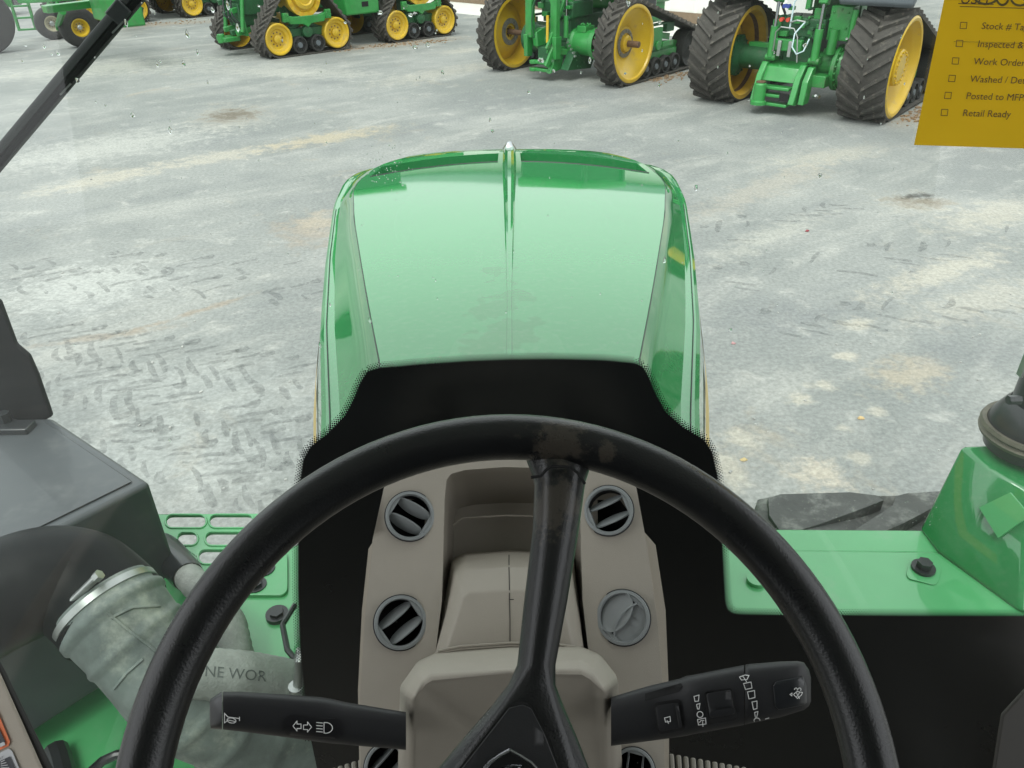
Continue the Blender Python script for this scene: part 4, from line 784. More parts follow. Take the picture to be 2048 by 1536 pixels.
def wiper():
    a, b = (-40, 360), (300, -45)
    L = [glass_pt(lerp(a[0], b[0], t), lerp(a[1], b[1], t), -.03) for t in (0, .2, .4, .6, .8, 1)]
    w = MB(); d = (L[-1] - L[0]).normalized(); s = d.cross(Vector((0, 1, 0))).normalized(); n = Vector((0, -1, 0))
    if s.x < 0: s = -s
    w.loft([[p + s * x * .62 + n * h * .5 for x, h in ((-.017, 0), (-.015, .006), (-.006, .012), (.001, .013), (.004, .006), (.012, .005), (.016, 0), (.012, -.01), (-.012, -.01))] for p in L]); o = w.obj('wiper_blade', mat('satin black wiper', (.008, .0095, .0095), .42, vary=.1, spec=.3), T, ang=40)
    q = MB(); q.loft([[p + s * x + n * h for x, h in ((.0098, .001), (.0124, .002), (.0124, .008), (.0102, .008))] for p in L]); q.obj('wiper_rubber', M_RUBD, o)
    for t in (.84,): p = L[0].lerp(L[-1], t) + n * .006; q = MB(); q.loft([[p + d * u + s * x + n * h for x, h in ((-.0112, 0), (.0105, 0), (.0105, .0045), (-.0102, .0053))] for u in (-.012, .012)]); q.obj('wiper_clip', M_BLACKG, o, bevel=.002)
    for t in (.47, .77): p = L[0].lerp(L[-1], t) + s * .009 + n * .009; q = MB(); q.bar(p, p + d * .02 + s * .001, .003, .002); q.obj('wiper_rivet', M_ZINC, o)
wiper()

# ---- yellow tag on the glass
def paper_tag():
    pw = lambda x, y, o=.004: glass_pt(x, y, o)
    bl = Vector((1828, 290)); ex = Vector((1, .032)); ey = Vector((.2075, -1))
    pm = lambda u, v, o=.004: pw(*(bl + ex * u + ey * v), o)
    q = MB(); q.flat([[(0, 0), (430, 0), (430, 420), (0, 420)]], lambda x, y, d: pm(x, y, .006 - d), .0006, 40); t = q.obj('paper_tag', paper_mat()); tag(t, 'golden yellow paper checklist stuck to the windscreen, top right', 'paper')
    for i, (s, y, x0) in enumerate((('Stock # Tag', 50, 1962), ('Inspected &', 86, 1954), ('Work Order S', 121, 1946), ('Washed / Deta', 156, 1939), ('Posted to MFPP', 190, 1931), ('Retail Ready', 224, 1924))):
        yb = y + 8; v = (bl.y - yb + (x0 - bl.x) * .032) ; p0 = Vector((x0, yb))
        fn = lambda X, Y: pw(*(p0 + ex * X + ey * Y), .0075)
        text_mesh(s, 19.3, fn).obj('printed_line', M_DINK, t)
        bx = Vector((x0 - 42, yb - 1)); c = lambda u, v: tuple(bx + ex * u + Vector((.12, -1)) * v)
        strokes([[c(0, 0), c(12.5, 0), c(12.5, 12.5), c(0, 12.5), c(0, 0)]], 1.3, lambda X, Y: pw(X, Y, .0075)).obj('checkbox', M_DINK, t)
    fn = lambda X, Y: pw(*(Vector((1919, 7)) + ex * X + ey * Y), .0075); o = text_mesh('USED', 30, fn).obj('printed_title', M_DINK, t)
    mk = mat('dark olive marker', (.10, .075, .01), .6)
    strokes([arc(1972, -12, 26, 20, 200, 20, 12), arc(2005, -6, 12, 16, 150, 20, 8), arc(2040, -4, 18, 15, 190, -20, 12)], 4.5, lambda X, Y: pw(X, Y, .0078)).obj('marker_scribble', mk, t)
    strokes([[(1917, 7), (1987, 9)], [(1920, 13), (2100, 18)]], 1.4, lambda X, Y: pw(X, Y, .0078)).obj('printed_rule', M_DINK, t)
    strokes([[(1908, 83), (2100, 88)]], .8, lambda X, Y: pw(X, Y, .0077)).obj('fold_line', mk, t)
paper_tag()

# ---- dash console: a panel leaning back under the windscreen
AN = Vector((0, -math.cos(rad(48)), math.sin(rad(48)))); A0 = gd(1018, 1150, .97)
def ap(x, y, w=0): return plane_hit(x, y, A0 + AN * w, AN)
def pix(P):
    v = P - CC; w = v.dot(CF); return (1024 + FPX * v.dot(CR) / w, 768 - FPX * v.dot(CU) / w)
VENTS = [(820, 1032, 42, 54, 14, -28, -1.25), (1217, 1021, 44, 53, -14, 22, .9), (801, 1245, 45, 60, 14, 40, .9), (1246, 1235, 47, 60, -14, 52, 'shut'), (775, 1533, 45, 50, 14, 45, .2), (1268, 1540, 40, 46, -14, 80, .1)]
def vent_hole(cx, cy, rx, ry, *_):
    C = ap(cx, cy, .004); u = (ap(cx + 10, cy, .004) - C).normalized(); v = AN.cross(u).normalized(); rr = ((ap(cx + rx, cy, .004) - C).length + (ap(cx, cy - ry, .004) - C).length) * .5 * .97
    return [pix(C + (u * math.cos(a) + v * math.sin(a)) * rr) for a in (2 * math.pi * k / 36 for k in range(36))]
def vent(cx, cy, rx, ry, rot, blade, style):
    C = ap(cx, cy, .004); u = (ap(cx + 10, cy, .004) - C).normalized(); n = AN.copy(); v = n.cross(u).normalized()
    rr = (ap(cx + rx, cy, .004) - C).length * .5 + (ap(cx, cy - ry, .004) - C).length * .5
    tip = Matrix.Rotation(rad(rot), 3, v); n = tip @ n; u = tip @ u
    t = MB(); t.lathe([(rr * 1.02, -.004), (rr * 1.02, .001), (rr, .0035), (rr * .9, .004), (rr * .86, .0015), (rr * .85, -.045)], C, n, 40); o = t.obj('air_vent', M_VENT, T, ang=45)
    q = MB(); q.lathe([(rr * 1.06, -.002), (rr * 1.06, .0005), (rr * 1.01, .001)], C, n, 40); q.obj('vent_gap', M_BLACKP, o)
    q = MB(); q.lathe([(rr * .845, -.003), (rr * .845, -.045), (.001, -.046)], C, n, 32); q.obj('vent_throat', M_VOID, o)
    a = rad(blade); bx = u * math.cos(a) + v * math.sin(a); by = n.cross(bx)
    q = MB()                                                   # flat cheeks at both ends of the louvers
    for sd in (-1, 1):
        P = [C + n * .002 + (bx * math.cos(k) + by * math.sin(k)) * rr * .9 for k in (math.radians((0 if sd > 0 else 180) + g) for g in range(-38, 39, 6))]; q.prism(P, n * -.012)
    q.obj('vent_cheek', M_VENT, o)
    for sd in (-1, 1):
        q = MB(); P0 = []; P1 = []; half = rr * (.84 if style == 'shut' else .76); op = .0 if style == 'shut' else 1
        for k in range(17):
            s = -1 + 2 * k / 16; b = math.sqrt(max(0, 1 - s * s)) * rr * (.38 if style != 'shut' else .54)
            base = C + bx * s * half + by * sd * rr * .36 - n * .004
            if style == 'shut': P0.append(base - by * b * 1.05 * sd + n * (.003 * sd + .006)); P1.append(base + by * b * .9 * sd + n * (.001 - .002 * sd))
            else:
                dirn = (n * .8 - by * (.6 * style)).normalized(); P0.append(base - n * .004 - dirn * (b * .75)); P1.append(base - n * .002 + dirn * (.003 + b * .5))
        q.loft([[p + by * .0011 for p in P0] + [p - by * .0011 for p in reversed(P0)], [p + by * .0011 for p in P1] + [p - by * .0011 for p in reversed(P1)]])
        q.obj('louver', M_VENT, o, bevel=.0006)
    if style == 'shut':
        q = MB(); q.tube([C + bx * s_ * rr * .74 + by * rr * (.10 - .22 * s_ * s_) + n * (.0025 + .004 * (1 - s_ * s_)) for s_ in (-1, -.75, -.5, -.25, 0, .25, .5, .75, 1)], .0013, 8); q.obj('vent_fin', M_VENT, o)
    return o
def console():
    outer = [(722, 1600), (720, 1400), (728, 1250), (745, 1080), (768, 975), (785, 955), (850, 930), (930, 912), (1010, 908), (1110, 912), (1190, 930), (1255, 952), (1272, 972), (1292, 1080), (1316, 1250), (1327, 1400), (1330, 1600)]
    hole = [(868, 1330), (884, 1200), (889, 1000), (893, 960), (902, 948), (930, 940), (1010, 934), (1110, 937), (1148, 945), (1156, 960), (1160, 1000), (1165, 1200), (1180, 1330)]
    q = MB(); q.flat([outer, hole] + [vent_hole(*v) for v in VENTS], lambda x, y, d: ap(x, y, -d), .03, 60); o = q.obj('dash_console', M_BEIGE, T, bevel=.0045, segs=3)
    for base in ([(720, 1600), (716, 1380), (724, 1220), (737, 1098), (748, 1080), (790, 1000), (850, 1000), (845, 1600)], [(1200, 1600), (1195, 1000), (1240, 1000), (1285, 1060), (1311, 1090), (1331, 1220), (1338, 1390), (1338, 1600)]):
        q = MB(); q.flat([base] + [vent_hole(*v) for v in VENTS if (v[0] < 1000) == (base[0][0] < 1000)], lambda x, y, d: ap(x, y, -.024 - d), .05, 60); q.obj('console_flange', M_BEIGEL, o, bevel=.004)
    # binnacle recess
    fl = lambda P, w: [ap(x, y, w) for x, y in P]
    h0 = hole; cx, cy = 1022, 1140; h1 = [(cx + (x - cx) * .86, cy + (y - cy) * .80 + 30) for x, y in hole]
    q = MB(); q.loft([fl(h0, -.012), fl([(cx + (x - cx) * .97, cy + (y - cy) * .97 + 3) for x, y in hole], -.05), fl(h1, -.14)], True, False); q.add(fl(h1, -.14), [tuple(range(len(h1)))]); q.obj('binnacle_recess', M_BEIGE, o, ang=50)
    q = MB(); q.tube([ap(x, y, -.075) for x, y in ((906, 1050), (925, 1036), (1010, 1031), (1120, 1033))], .0012, 6); q.obj('binnacle_line', M_BEIGE, o)
    # column shroud
    q = MB()
    R0 = [(903, 1120), (925, 1106), (1015, 1100), (1120, 1103), (1148, 1115), (1172, 1325), (862, 1325)]
    R1 = [(905, 1128), (930, 1112), (1015, 1106), (1115, 1109), (1146, 1122), (1172, 1325), (862, 1325)]
    R2 = [(912, 1160), (932, 1140), (1015, 1134), (1112, 1136), (1140, 1155), (1170, 1325), (866, 1325)]
    R3 = [(925, 1196), (938, 1185), (1015, 1181), (1105, 1183), (1125, 1196), (1150, 1310), (890, 1310)]
    q.loft([fl(R0, -.10), fl(R1, -.03), fl(R2, .012), fl(R3, .032)]); s = q.obj('column_shroud', M_BEIGE, T, bevel=.0025)
    f = on_mesh(s)
    strokes([[(1018, 1110), (1018, 1135)], [(1018, 1135), (1019, 1180)], [(1019, 1186), (1019, 1199)], [(1019, 1199), (1027, 1199)], [(1019, 1200), (1020, 1240)], [(1020, 1240), (1020, 1290)]], 1.6, f).obj('shroud_seam', M_VOID, s)
    for k in range(3):
        q = MB(); q.tube([ap(x, y + 5 * k + dy, .034 - .001 * k) for x, y, dy in ((876 - 6 * k, 1302, 0), (920, 1293, 0), (1020, 1286, 0), (1100, 1287, 0), (1152 + 4 * k, 1294, 0))], .0016, 6); q.obj('shroud_ridge', M_BEIGE, s)
    # lower shroud nearer the wheel
    L0 = [(795, 1640), (800, 1372), (835, 1322), (870, 1306), (1015, 1294), (1160, 1292), (1200, 1308), (1234, 1352), (1247, 1640)]
    L1 = [(793, 1640), (800, 1376), (838, 1330), (872, 1313), (1015, 1302), (1158, 1300), (1198, 1316), (1236, 1360), (1250, 1640)]
    L2 = [(805, 1640), (812, 1388), (838, 1345), (860, 1333), (1015, 1323), (1165, 1320), (1192, 1335), (1222, 1372), (1235, 1640)]
    L3 = [(820, 1640), (828, 1400), (845, 1362), (862, 1352), (1015, 1343), (1165, 1340), (1186, 1352), (1208, 1385), (1215, 1640)]
    lean = lambda P, w, wb: [ap(x, y, lerp(w, wb, max(0, (y - 1400) / 240))) for x, y in P]
    q = MB(); q.loft([lean(L0, .01, -.3), lean(L1, .17, -.15), lean(L2, .215, -.12), lean(L3, .23, -.11)]); q.obj('column_cover', M_BEIGE, T, bevel=.004, segs=3, ang=20)
    for v in VENTS: vent(*v)
    return o
console()

# ---- steering wheel
WC = CC + Vector((-.0022, .2399, -.4072)); WU = Vector((0, math.cos(rad(38.76)), math.sin(rad(38.76)))); WX = Vector((1, 0, 0)); _n = WX.cross(WU); WX = (WX * math.cos(-.0431) + _n * math.sin(-.0431)); WN = WX.cross(WU).normalized()
if WN.z < 0: WN = -WN
def wp(x, y, w=0): return plane_hit(x, y, WC + WN * w, WN)
WEAR1 = wp(1120, 880, .012); WEAR2 = wp(1118, 1010, .004); WEAR3 = wp(1212, 905, .012)
def steering_wheel():
    MW = worn_plastic()
    t = bpy.data.objects.new('steering_wheel', None); COL.objects.link(t); t.parent = T; t.location = WC
    Mi = Matrix.Translation(-WC)
    R_, r_ = .2, .0137; q = MB(Mi); rings = []
    for k in range(121):
        a = 2 * math.pi * k / 120; d = WX * math.cos(a) + WU * math.sin(a); c = WC + d * R_
        rings.append([c + d * r_ * math.cos(b) * 1.0 + WN * r_ * math.sin(b) * 1.06 - (d * .0012 if 2.2 < b < 4.0 else d * 0) for b in (2 * math.pi * j / 24 for j in range(24))])
    q.loft(rings, True, False); rim = q.obj('rim', MW, t, ang=60)
    # spoke with chamfered sides, flaring into the hub shell
    sec = [((1052, 905), (1190, 900), -.004), ((1068, 948), (1178, 945), -.004), ((1071, 965), (1172, 962), -.003), ((1068, 1050), (1160, 1050), -.003), ((1050, 1200), (1136, 1200), -.006), ((1036, 1330), (1112, 1330), -.010), ((1018, 1370), (1112, 1370), -.011), ((985, 1412), (1128, 1412), -.012), ((930, 1475), (1155, 1475), -.013), ((860, 1560), (1188, 1560), -.014), ((790, 1660), (1230, 1660), -.014)]
    q = MB(Mi); rings = []
    for i, (a, b, w) in enumerate(sec):
        A, B = wp(*a, w), wp(*b, w); m = (A + B) / 2; e = (B - A); L = e.length; e = e / L; ch = .22 if i < 6 else .12; dp = .010
        rings.append([A - WN * .014, A, A + e * L * ch + WN * dp * .8, m + WN * dp, B - e * L * ch + WN * dp * .8, B, B - WN * .014])
    q.loft(rings); s = q.obj('spoke', MW, t, bevel=.003, segs=3)
    # other two spokes, below the frame
    for sd in (-1, 1):
        d = (WX * sd * .93 - WU * .37).normalized(); q = MB(Mi); A, B = WC + d * .06 - WN * .012, WC + d * .19 - WN * .002; q.bar(A, B, .045, .018, WN); q.obj('spoke', MW, t, bevel=.005)
    # seam where the spoke cover meets the rim
    q = MB(Mi); q.tube([wp(*p, .0105) for p in ((1062, 955), (1082, 952), (1094, 938), (1105, 932), (1140, 934), (1155, 945), (1170, 968))], .0009, 6); q.obj('rim_seam', M_VOID, t)
    # hub cover
    ho = [(1018, 1416), (1045, 1409), (1062, 1416), (1090, 1470), (1125, 1560), (1150, 1660), (850, 1660), (905, 1560), (960, 1490)]
    q = MB(Mi); q.flat([ho], lambda x, y, d: wp(x, y, .0015 - d), .012, 25); h = q.obj('hub_cover', M_BLACKP, t, bevel=.0015)
    q = MB(Mi); q.flat([[(1018 + (x - 1018) * 1.05, 1560 + (y - 1560) * 1.045) for x, y in ho]], lambda x, y, d: wp(x, y, -.0003 - d), .006); q.obj('hub_gap', M_VOID, t)
    em = [(1020, 1500), (1040, 1511), (1062, 1525), (1080, 1545), (1092, 1590), (1080, 1640), (960, 1640), (950, 1590), (962, 1545), (980, 1525), (1000, 1511)]
    q = MB(Mi); q.tube([wp(x, y, .003) for x, y in em + em[:1]], .0011, 8); q.obj('emblem_border', M_CHROME, t)
    q = MB(Mi); q.flat([em], lambda x, y, d: wp(x, y, .0028 - d), .002); q.obj('emblem_field', mat('glossy black emblem', (.006, .006, .007), .12, vary=.05), t)
    q = MB(Mi); q.tube([wp(*p, .0036) for p in ((1000, 1542), (1012, 1535), (1026, 1532), (1042, 1533), (1036, 1540), (1024, 1548), (1010, 1560))], .0009, 6); q.obj('emblem_mark', M_CHROME, t)
steering_wheel()

# ---- stalks
def stalk_rings(sec, dep):
    rings = []
    for x, y0, y1, th in sec:                                   # centre x, top y, bottom y (pixels), half thickness towards the viewer (m)
        d = dep(x); a, b = gd(x, y0, d), gd(x, y1, d); m = (a + b) / 2; v = (a - b) / 2; n = -ray(x, (y0 + y1) / 2).normalized()
        rings.append([m + v * (abs(math.sin(k)) ** .7 * (1 if math.sin(k) >= 0 else -1)) + n * th * 1.2 * (abs(math.cos(k)) ** .55 * (1 if math.cos(k) >= 0 else -1)) for k in (2 * math.pi * j / 32 for j in range(32))])
    return rings
def stalks():
    dl = lambda x: .74 - (800 - x) * .00008
    q = MB(); q.loft(stalk_rings([(419, 1404, 1448, .010), (421, 1398, 1458, .014), (440, 1385, 1459, .019), (444, 1383, 1459, .0195)], dl)); k = q.obj('horn_button', M_BLACKG, None, ang=50)
    q = MB(); q.loft(stalk_rings([(446, 1383, 1459, .02), (480, 1383, 1463, .02), (560, 1388, 1473, .02), (640, 1394, 1484, .02), (665, 1398, 1487, .0195), (690, 1404, 1489, .018), (720, 1409, 1492, .0165), (780, 1419, 1497, .016), (812, 1424, 1500, .016)], dl)); o = q.obj('light_stalk', M_BLACKP, T, ang=50)
    k.parent = o; f = on_mesh(o)
    q = MB(); q.flat([rrect(626, 1454, 120, 40, 16, rot=4)], lambda x, y, d: f(x, y, .0012 - d * 0) if d == 0 else f(x, y, -.002), .001, 12); q.obj('stalk_pad', mat('smooth black pad', (.009, .009, .01), .4, vary=.05), o)
    f2 = lambda x, y: f(x, y, .0022)
    ln = [[(433, 1434), (440, 1434.5), (440, 1431), (446, 1436), (439.5, 1441), (440, 1438), (433, 1437.5), (433, 1434)], [(449, 1426), (449, 1446)], [(449, 1427), (456, 1434), (479, 1437)], [(449, 1446), (456, 1440), (470, 1443)], arc(463, 1441, 9, 5, 0, 360, 14, 10), [(479, 1434), (479, 1441)]]
    ln += [[(586, 1452), (594, 1442), (594, 1448), (602, 1448), (602, 1457), (594, 1457), (594, 1462), (586, 1452)], [(623, 1454), (615, 1444), (615, 1450), (607, 1450), (607, 1459), (615, 1459), (615, 1464), (623, 1454)]]
    ln += [[(633, 1445 + 6 * i), (645, 1446 + 6 * i)] for i in range(4)] + [[(648, 1445), (648, 1466)] , arc(650, 1455.5, 15, 11, -80, 80, 10, 4), [(648, 1445), (652, 1445)], [(648, 1466), (652, 1466.5)]]
    strokes(ln, 1.6, f2).obj('printed_icons', M_INK, o, kind='stuff')
    dr = lambda x: .74 - (x - 1240) * .00008
    q = MB(); q.loft(stalk_rings([(1222, 1394, 1492, .017), (1300, 1371, 1482, .018), (1360, 1357, 1474, .019), (1372, 1352, 1472, .021), (1400, 1347, 1466, .022), (1440, 1339, 1459, .0225), (1488, 1330, 1450, .0225)], dr)); o = q.obj('wiper_stalk', M_BLACKP, T, ang=50)
    q = MB(); q.loft(stalk_rings([(1489, 1331, 1449, .0215), (1492, 1329, 1449, .0225), (1500, 1328, 1447, .023), (1560, 1323, 1435, .023), (1595, 1322, 1424, .022), (1608, 1325, 1420, .02), (1618, 1340, 1412, .014), (1622, 1355, 1402, .008)], dr)); kb = q.obj('stalk_knob', M_BLACKP, o, ang=50)
    f = on_mesh(o); g = on_mesh(kb)
    def pad(sh, m, h, nm, ff=f, par=o, bev=.0012):
        q = MB(); q.flat([sh], lambda x, y, d: ff(x, y, h) if d == 0 else ff(x, y, -.002), .001, 14); return q.obj(nm, m, par, bevel=bev)
    pad(rrect(1339, 1433, 54, 64, 7, rot=-9), M_VOID, .0006, 'rocker_well'); pad(rrect(1336, 1434, 44, 52, 6, rot=-9), M_BLACKP, .0045, 'rocker_switch'); pad(rrect(1357, 1431, 7, 50, 3, rot=-9), M_BLACKP, .006, 'rocker_edge')
    pad(rrect(1441, 1412, 58, 66, 7, rot=-9), M_VOID, .0006, 'dial_well'); pad(rrect(1441, 1408, 50, 50, 5, rot=-9), M_BLACKP, .004, 'wiper_dial'); pad(rrect(1445, 1424, 50, 12, 4, rot=-9), M_BLACKP, .007, 'dial_ridge')
    pad([(1290, 1387), (1362, 1366), (1366, 1373), (1358, 1384), (1290, 1402)], M_VOID, .0006, 'stalk_groove')
    pad([(1546, 1372), (1552, 1363), (1606, 1352), (1613, 1372), (1614, 1405), (1608, 1410), (1558, 1420), (1550, 1412)], M_BLACKG, .0014, 'knob_pad', g, kb)
    f2 = lambda x, y: f(x, y, .0022) or g(x, y, .0022); f3 = lambda x, y: f(x, y, .0068); g2 = lambda x, y: g(x, y, .003)
    ln = [[(1388, 1393), (1398, 1390), (1397, 1402), (1390, 1403), (1388, 1393)], [(1393, 1409), (1400, 1407), (1398, 1418), (1395, 1418), (1393, 1409)], arc(1400, 1429, 6, 6, 0, 360), [(1395, 1439), (1411, 1436), (1412, 1448), (1397, 1450), (1395, 1439)], [(1399, 1445), (1402, 1441), (1408, 1441)], [(1405, 1443), (1406, 1453)],
          [(1479, 1354), (1490, 1350), (1498, 1351), (1494, 1359), (1483, 1360), (1479, 1354)], [(1486, 1353), (1493, 1363)], [(1487, 1367), (1502, 1364), (1504, 1376), (1491, 1379), (1487, 1367)], [(1495, 1384), (1509, 1381), (1510, 1395), (1498, 1398), (1495, 1384)], [(1504, 1404), (1514, 1402), (1514, 1417), (1507, 1419), (1504, 1404)], [(1509, 1425), (1516, 1423), (1513, 1436), (1511, 1436), (1509, 1425)], arc(1514, 1441, 6, 5, 0, 360)]
    strokes(ln, 1.5, f2).obj('printed_icons', M_INK, o, kind='stuff')
    strokes([[(1329, 1436), (1340, 1433), (1341, 1443), (1331, 1444), (1329, 1436)], [(1334, 1441), (1337, 1447)]], 1.5, f3).obj('printed_icons', M_INK, o, kind='stuff')
    ln = [[(1580, 1389), (1584, 1386), (1584, 1392), (1580, 1389)], [(1587, 1389), (1594, 1383), (1605, 1385), (1603, 1390), (1595, 1397), (1587, 1389)], [(1592, 1384), (1599, 1397)], [(1600, 1384), (1593, 1394)], arc(1592, 1379, 3, 3, 180, 400, 8), arc(1599, 1379, 3, 3, 180, 400, 8), [(1531, 1438), (1538, 1436), (1537, 1441), (1531, 1438)]]
    strokes(ln, 1.5, g2).obj('printed_icons', M_INK, kb, kind='stuff')
stalks()

# ---- machinery outside, left of the hood
def left_side():
    zt, zb = 1.8, 1.28
    a, b, c, d = gz(300, 965, zt), gz(105, 835, zt), gz(-160, 835, zt), gz(0, 1115, zt); e = (d - a); d2 = a + e * 2.2; c2 = b + e * 2.2
    n = Vector((e.y, -e.x, 0)).normalized(); n = n if n.y < 0 else -n
    q = MB(); c2 = gz(-260, 836, zt); top = [a, b, c2, d2]
    low = [Vector((p.x, p.y, zb)) for p in top]; q.loft([low, top]); o = q.obj('exhaust_box', M_GREYBOX, T, bevel=.012)
    # raised rim along the lid
    ctr = (a + b + c2 + d2) / 4
    q = MB(); ins = [p.lerp(ctr, .09) + Vector((0, 0, .004)) for p in top]; ins2 = [p.lerp(ctr, .12) for p in top]; q.loft([[p + Vector((0, 0, -.001)) for p in ins2], ins]); q.obj('box_lid', M_GREYBOX, o, bevel=.003)
    # upright at the far side with its bracket
    p = gz(75, 838, zt); q = MB(); P = [gd(x, y, (p - CC).dot(CF) * k) for x, y, k in ((104, 834, 1.0), (96, 810, .992), (88, 788, .985), (76, 752, .975), (58, 712, .965), (32, 690, .96), (0, 604, .935), (-60, 560, .925), (-60, 860, 1.0), (40, 868, 1.01))]
    q.prism(P, (0, .015, 0)); q.obj('mirror_post', mat('black post paint', (.007, .0075, .008), .5, spec=.25), o, bevel=.006)
    q = MB(); q.box(gz(30, 862, zt) + Vector((0, 0, .012)), (.1, .05, .02)); q.obj('post_bracket', M_BLACKG, o, bevel=.004); q = MB(); x = gz(18, 856, zt); q.cyl(x, x + Vector((0, 0, .05)), .016, n=6); q.cyl(x, x + Vector((0, 0, .015)), .026, n=16); q.obj('post_bolt', M_BLACKG, o)
    # black elbow coming out of the box, and the ribbed intake duct clamped to it
    def spline(path, m=14):
        pts = []
        for i in range(len(path) - 1):
            p0, p1, p2, p3 = path[max(i - 1, 0)], path[i], path[i + 1], path[min(i + 2, len(path) - 1)]
            for k in range(m):
                t = k / m; pts.append(.5 * ((2 * p1) + (p2 - p0) * t + (2 * p0 - 5 * p1 + 4 * p2 - p3) * t * t + (3 * p1 - p0 - 3 * p2 + p3) * t ** 3))
        return pts + [path[-1]]
    q = MB(); q.tube(spline([gy(-150, 1290, 1.08), gy(-40, 1215, 1.10), gy(70, 1165, 1.15), gy(150, 1165, 1.17), gy(205, 1205, 1.14), gy(232, 1238, 1.11)]), .112, 36); q.obj('intake_elbow', mat('black rubber elbow', (.007, .0085, .009), .45, vary=.15, spec=.12), o, ang=60)
    pts = spline([gy(205, 1200, 1.135), gy(245, 1250, 1.10), gy(310, 1325, 1.06), gy(385, 1400, 1.04), gy(470, 1445, 1.05), gy(570, 1465, 1.09), gy(700, 1470, 1.2)])
    rs = [.104 + .003 * math.sin(i * .2) + (.007 * max(0, math.sin(i * .62)) ** 4 if i > 40 else 0) + (.006 if i in (9, 10, 11) else 0) + (.004 if i in (20, 21) else 0) for i in range(len(pts))]
    q = MB(); q.tube(pts, rs, 44); du = q.obj('intake_duct', M_DUCT, T, ang=60); f = on_mesh(du)
    # moulded ridges on the duct
    rd = MB()
    for L in ([(215, 1225), (260, 1262), (312, 1302)], [(312, 1302), (335, 1272), (352, 1240)], [(286, 1318), (255, 1345), (228, 1378)], [(222, 1236), (265, 1215), (320, 1212)]):
        P = [f(lerp(x1, x2, t), lerp(y1, y2, t), .001) for (x1, y1), (x2, y2) in zip(L, L[1:]) for t in (0, .25, .5, .75, 1)]
        P = [p for p in P if p is not None]
        if len(P) > 3: rd.tube(P, .0032, 6)
    rd.obj('duct_ridges', M_DUCT, du)
    # clamp
    t0 = pts[5]; ax = (pts[7] - pts[3]).normalized(); q = MB(); q.lathe([(.106, -.009), (.110, -.007), (.110, .007), (.106, .009)], t0, ax, 48); cl = q.obj('hose_clamp', M_ZINC, du)
    s0, s1 = gy(138, 1208, 1.07), gy(192, 1156, 1.09); q = MB(); q.cyl(s0, s1, .008, n=12); q.cyl(s1, s1 + (s1 - s0).normalized() * .012, .011, n=6); q.obj('clamp_screw', M_ZINC, du)
    # hand lettering on the pale sleeve
    # woven sleeve hose
    P = [gy(316, 1085, 1.68), gy(374, 1150, 1.44), gy(425, 1205, 1.33), gy(458, 1250, 1.24), gy(470, 1320, 1.16), gy(462, 1400, 1.12)]
    pts2 = [P[i].lerp(P[i + 1], k / 8) for i in range(5) for k in range(8)]; q = MB(); q.tube(pts2, [.032 + .012 * i / len(pts2) + .0018 * (i % 2) for i in range(len(pts2))], 28); sl = q.obj('woven_hose', M_BRAID, T, ang=60)
    q = MB(); q.tube([gy(316, 1085, 1.68), gy(371, 1147, 1.45), gy(377, 1154, 1.43)], [.046, .042, .038], 28, False); q.obj('hose_cuff', M_BLACKG, sl, ang=60)
    P = [gy(380, 1345, 1.02), gy(480, 1352, 1.03), gy(560, 1365, 1.06), gy(640, 1385, 1.1)]; q = MB(); q.tube([P[i].lerp(P[i + 1], k / 10) for i in range(3) for k in range(10)], [.05 + .0012 * (i % 2) for i in range(30)], 24); s2 = q.obj('woven_hose', M_BRAID, T, ang=60); g = on_mesh(s2)
    fn = lambda o0, rot: (lambda X, Y: g(o0[0] + X * math.cos(rot) + Y * math.sin(rot), o0[1] + X * math.sin(rot) - Y * math.cos(rot), .0012))
    text_mesh('NE WOR', 31, fn((408, 1352), .09)).obj('hand_lettering', M_HAND, s2)
    q = MB(); q.cyl(gy(596, 1385, 1.02), gy(604, 1300, 1.05), .012, n=14); q.cyl(gy(603, 1325, 1.035), gy(607, 1305, 1.05), .016, n=14); q.cyl(gy(592, 1372, 1.02), gy(594, 1390, 1.02), .016, n=12); q.obj('clamp_bolt', M_ZINC, s2)
    # perforated deck plate
    zd = 1.5; slots = [rrect(372, 1043, 82, 27, 13.4), rrect(463, 1043, 90, 27, 13.4), rrect(556, 1043, 84, 27, 13.4), rrect(375, 1078, 42, 27, 13.2), rrect(456, 1078, 92, 28, 13.8), rrect(445, 1114, 98, 30, 14.8), rrect(560, 1078, 84, 26, 12.5)]
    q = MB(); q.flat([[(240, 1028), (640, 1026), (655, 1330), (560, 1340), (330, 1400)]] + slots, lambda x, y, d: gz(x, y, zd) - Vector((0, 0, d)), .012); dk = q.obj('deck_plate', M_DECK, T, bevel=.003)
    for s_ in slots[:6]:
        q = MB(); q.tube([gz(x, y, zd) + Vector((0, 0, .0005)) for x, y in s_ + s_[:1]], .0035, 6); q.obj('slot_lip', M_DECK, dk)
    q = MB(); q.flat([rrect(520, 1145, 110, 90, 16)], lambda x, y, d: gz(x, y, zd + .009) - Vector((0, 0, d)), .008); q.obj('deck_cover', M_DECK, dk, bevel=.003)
    for px, py in ((530, 1143), (513, 1175), (555, 1233)):
        x = gz(px, py, zd); q = MB(); q.cyl(x, x + Vector((0, 0, .02)), .018, n=6); q.cyl(x, x + Vector((0, 0, .012)), .028, n=18); q.obj('deck_bolt', M_BLACKG, dk)
    q = MB(); q.tube([gz(x, y, 1.56) for x, y in ((590, 1210), (565, 1250), (575, 1300), (600, 1330))], .007, 8); q.obj('wiring', M_BLACKG, T)
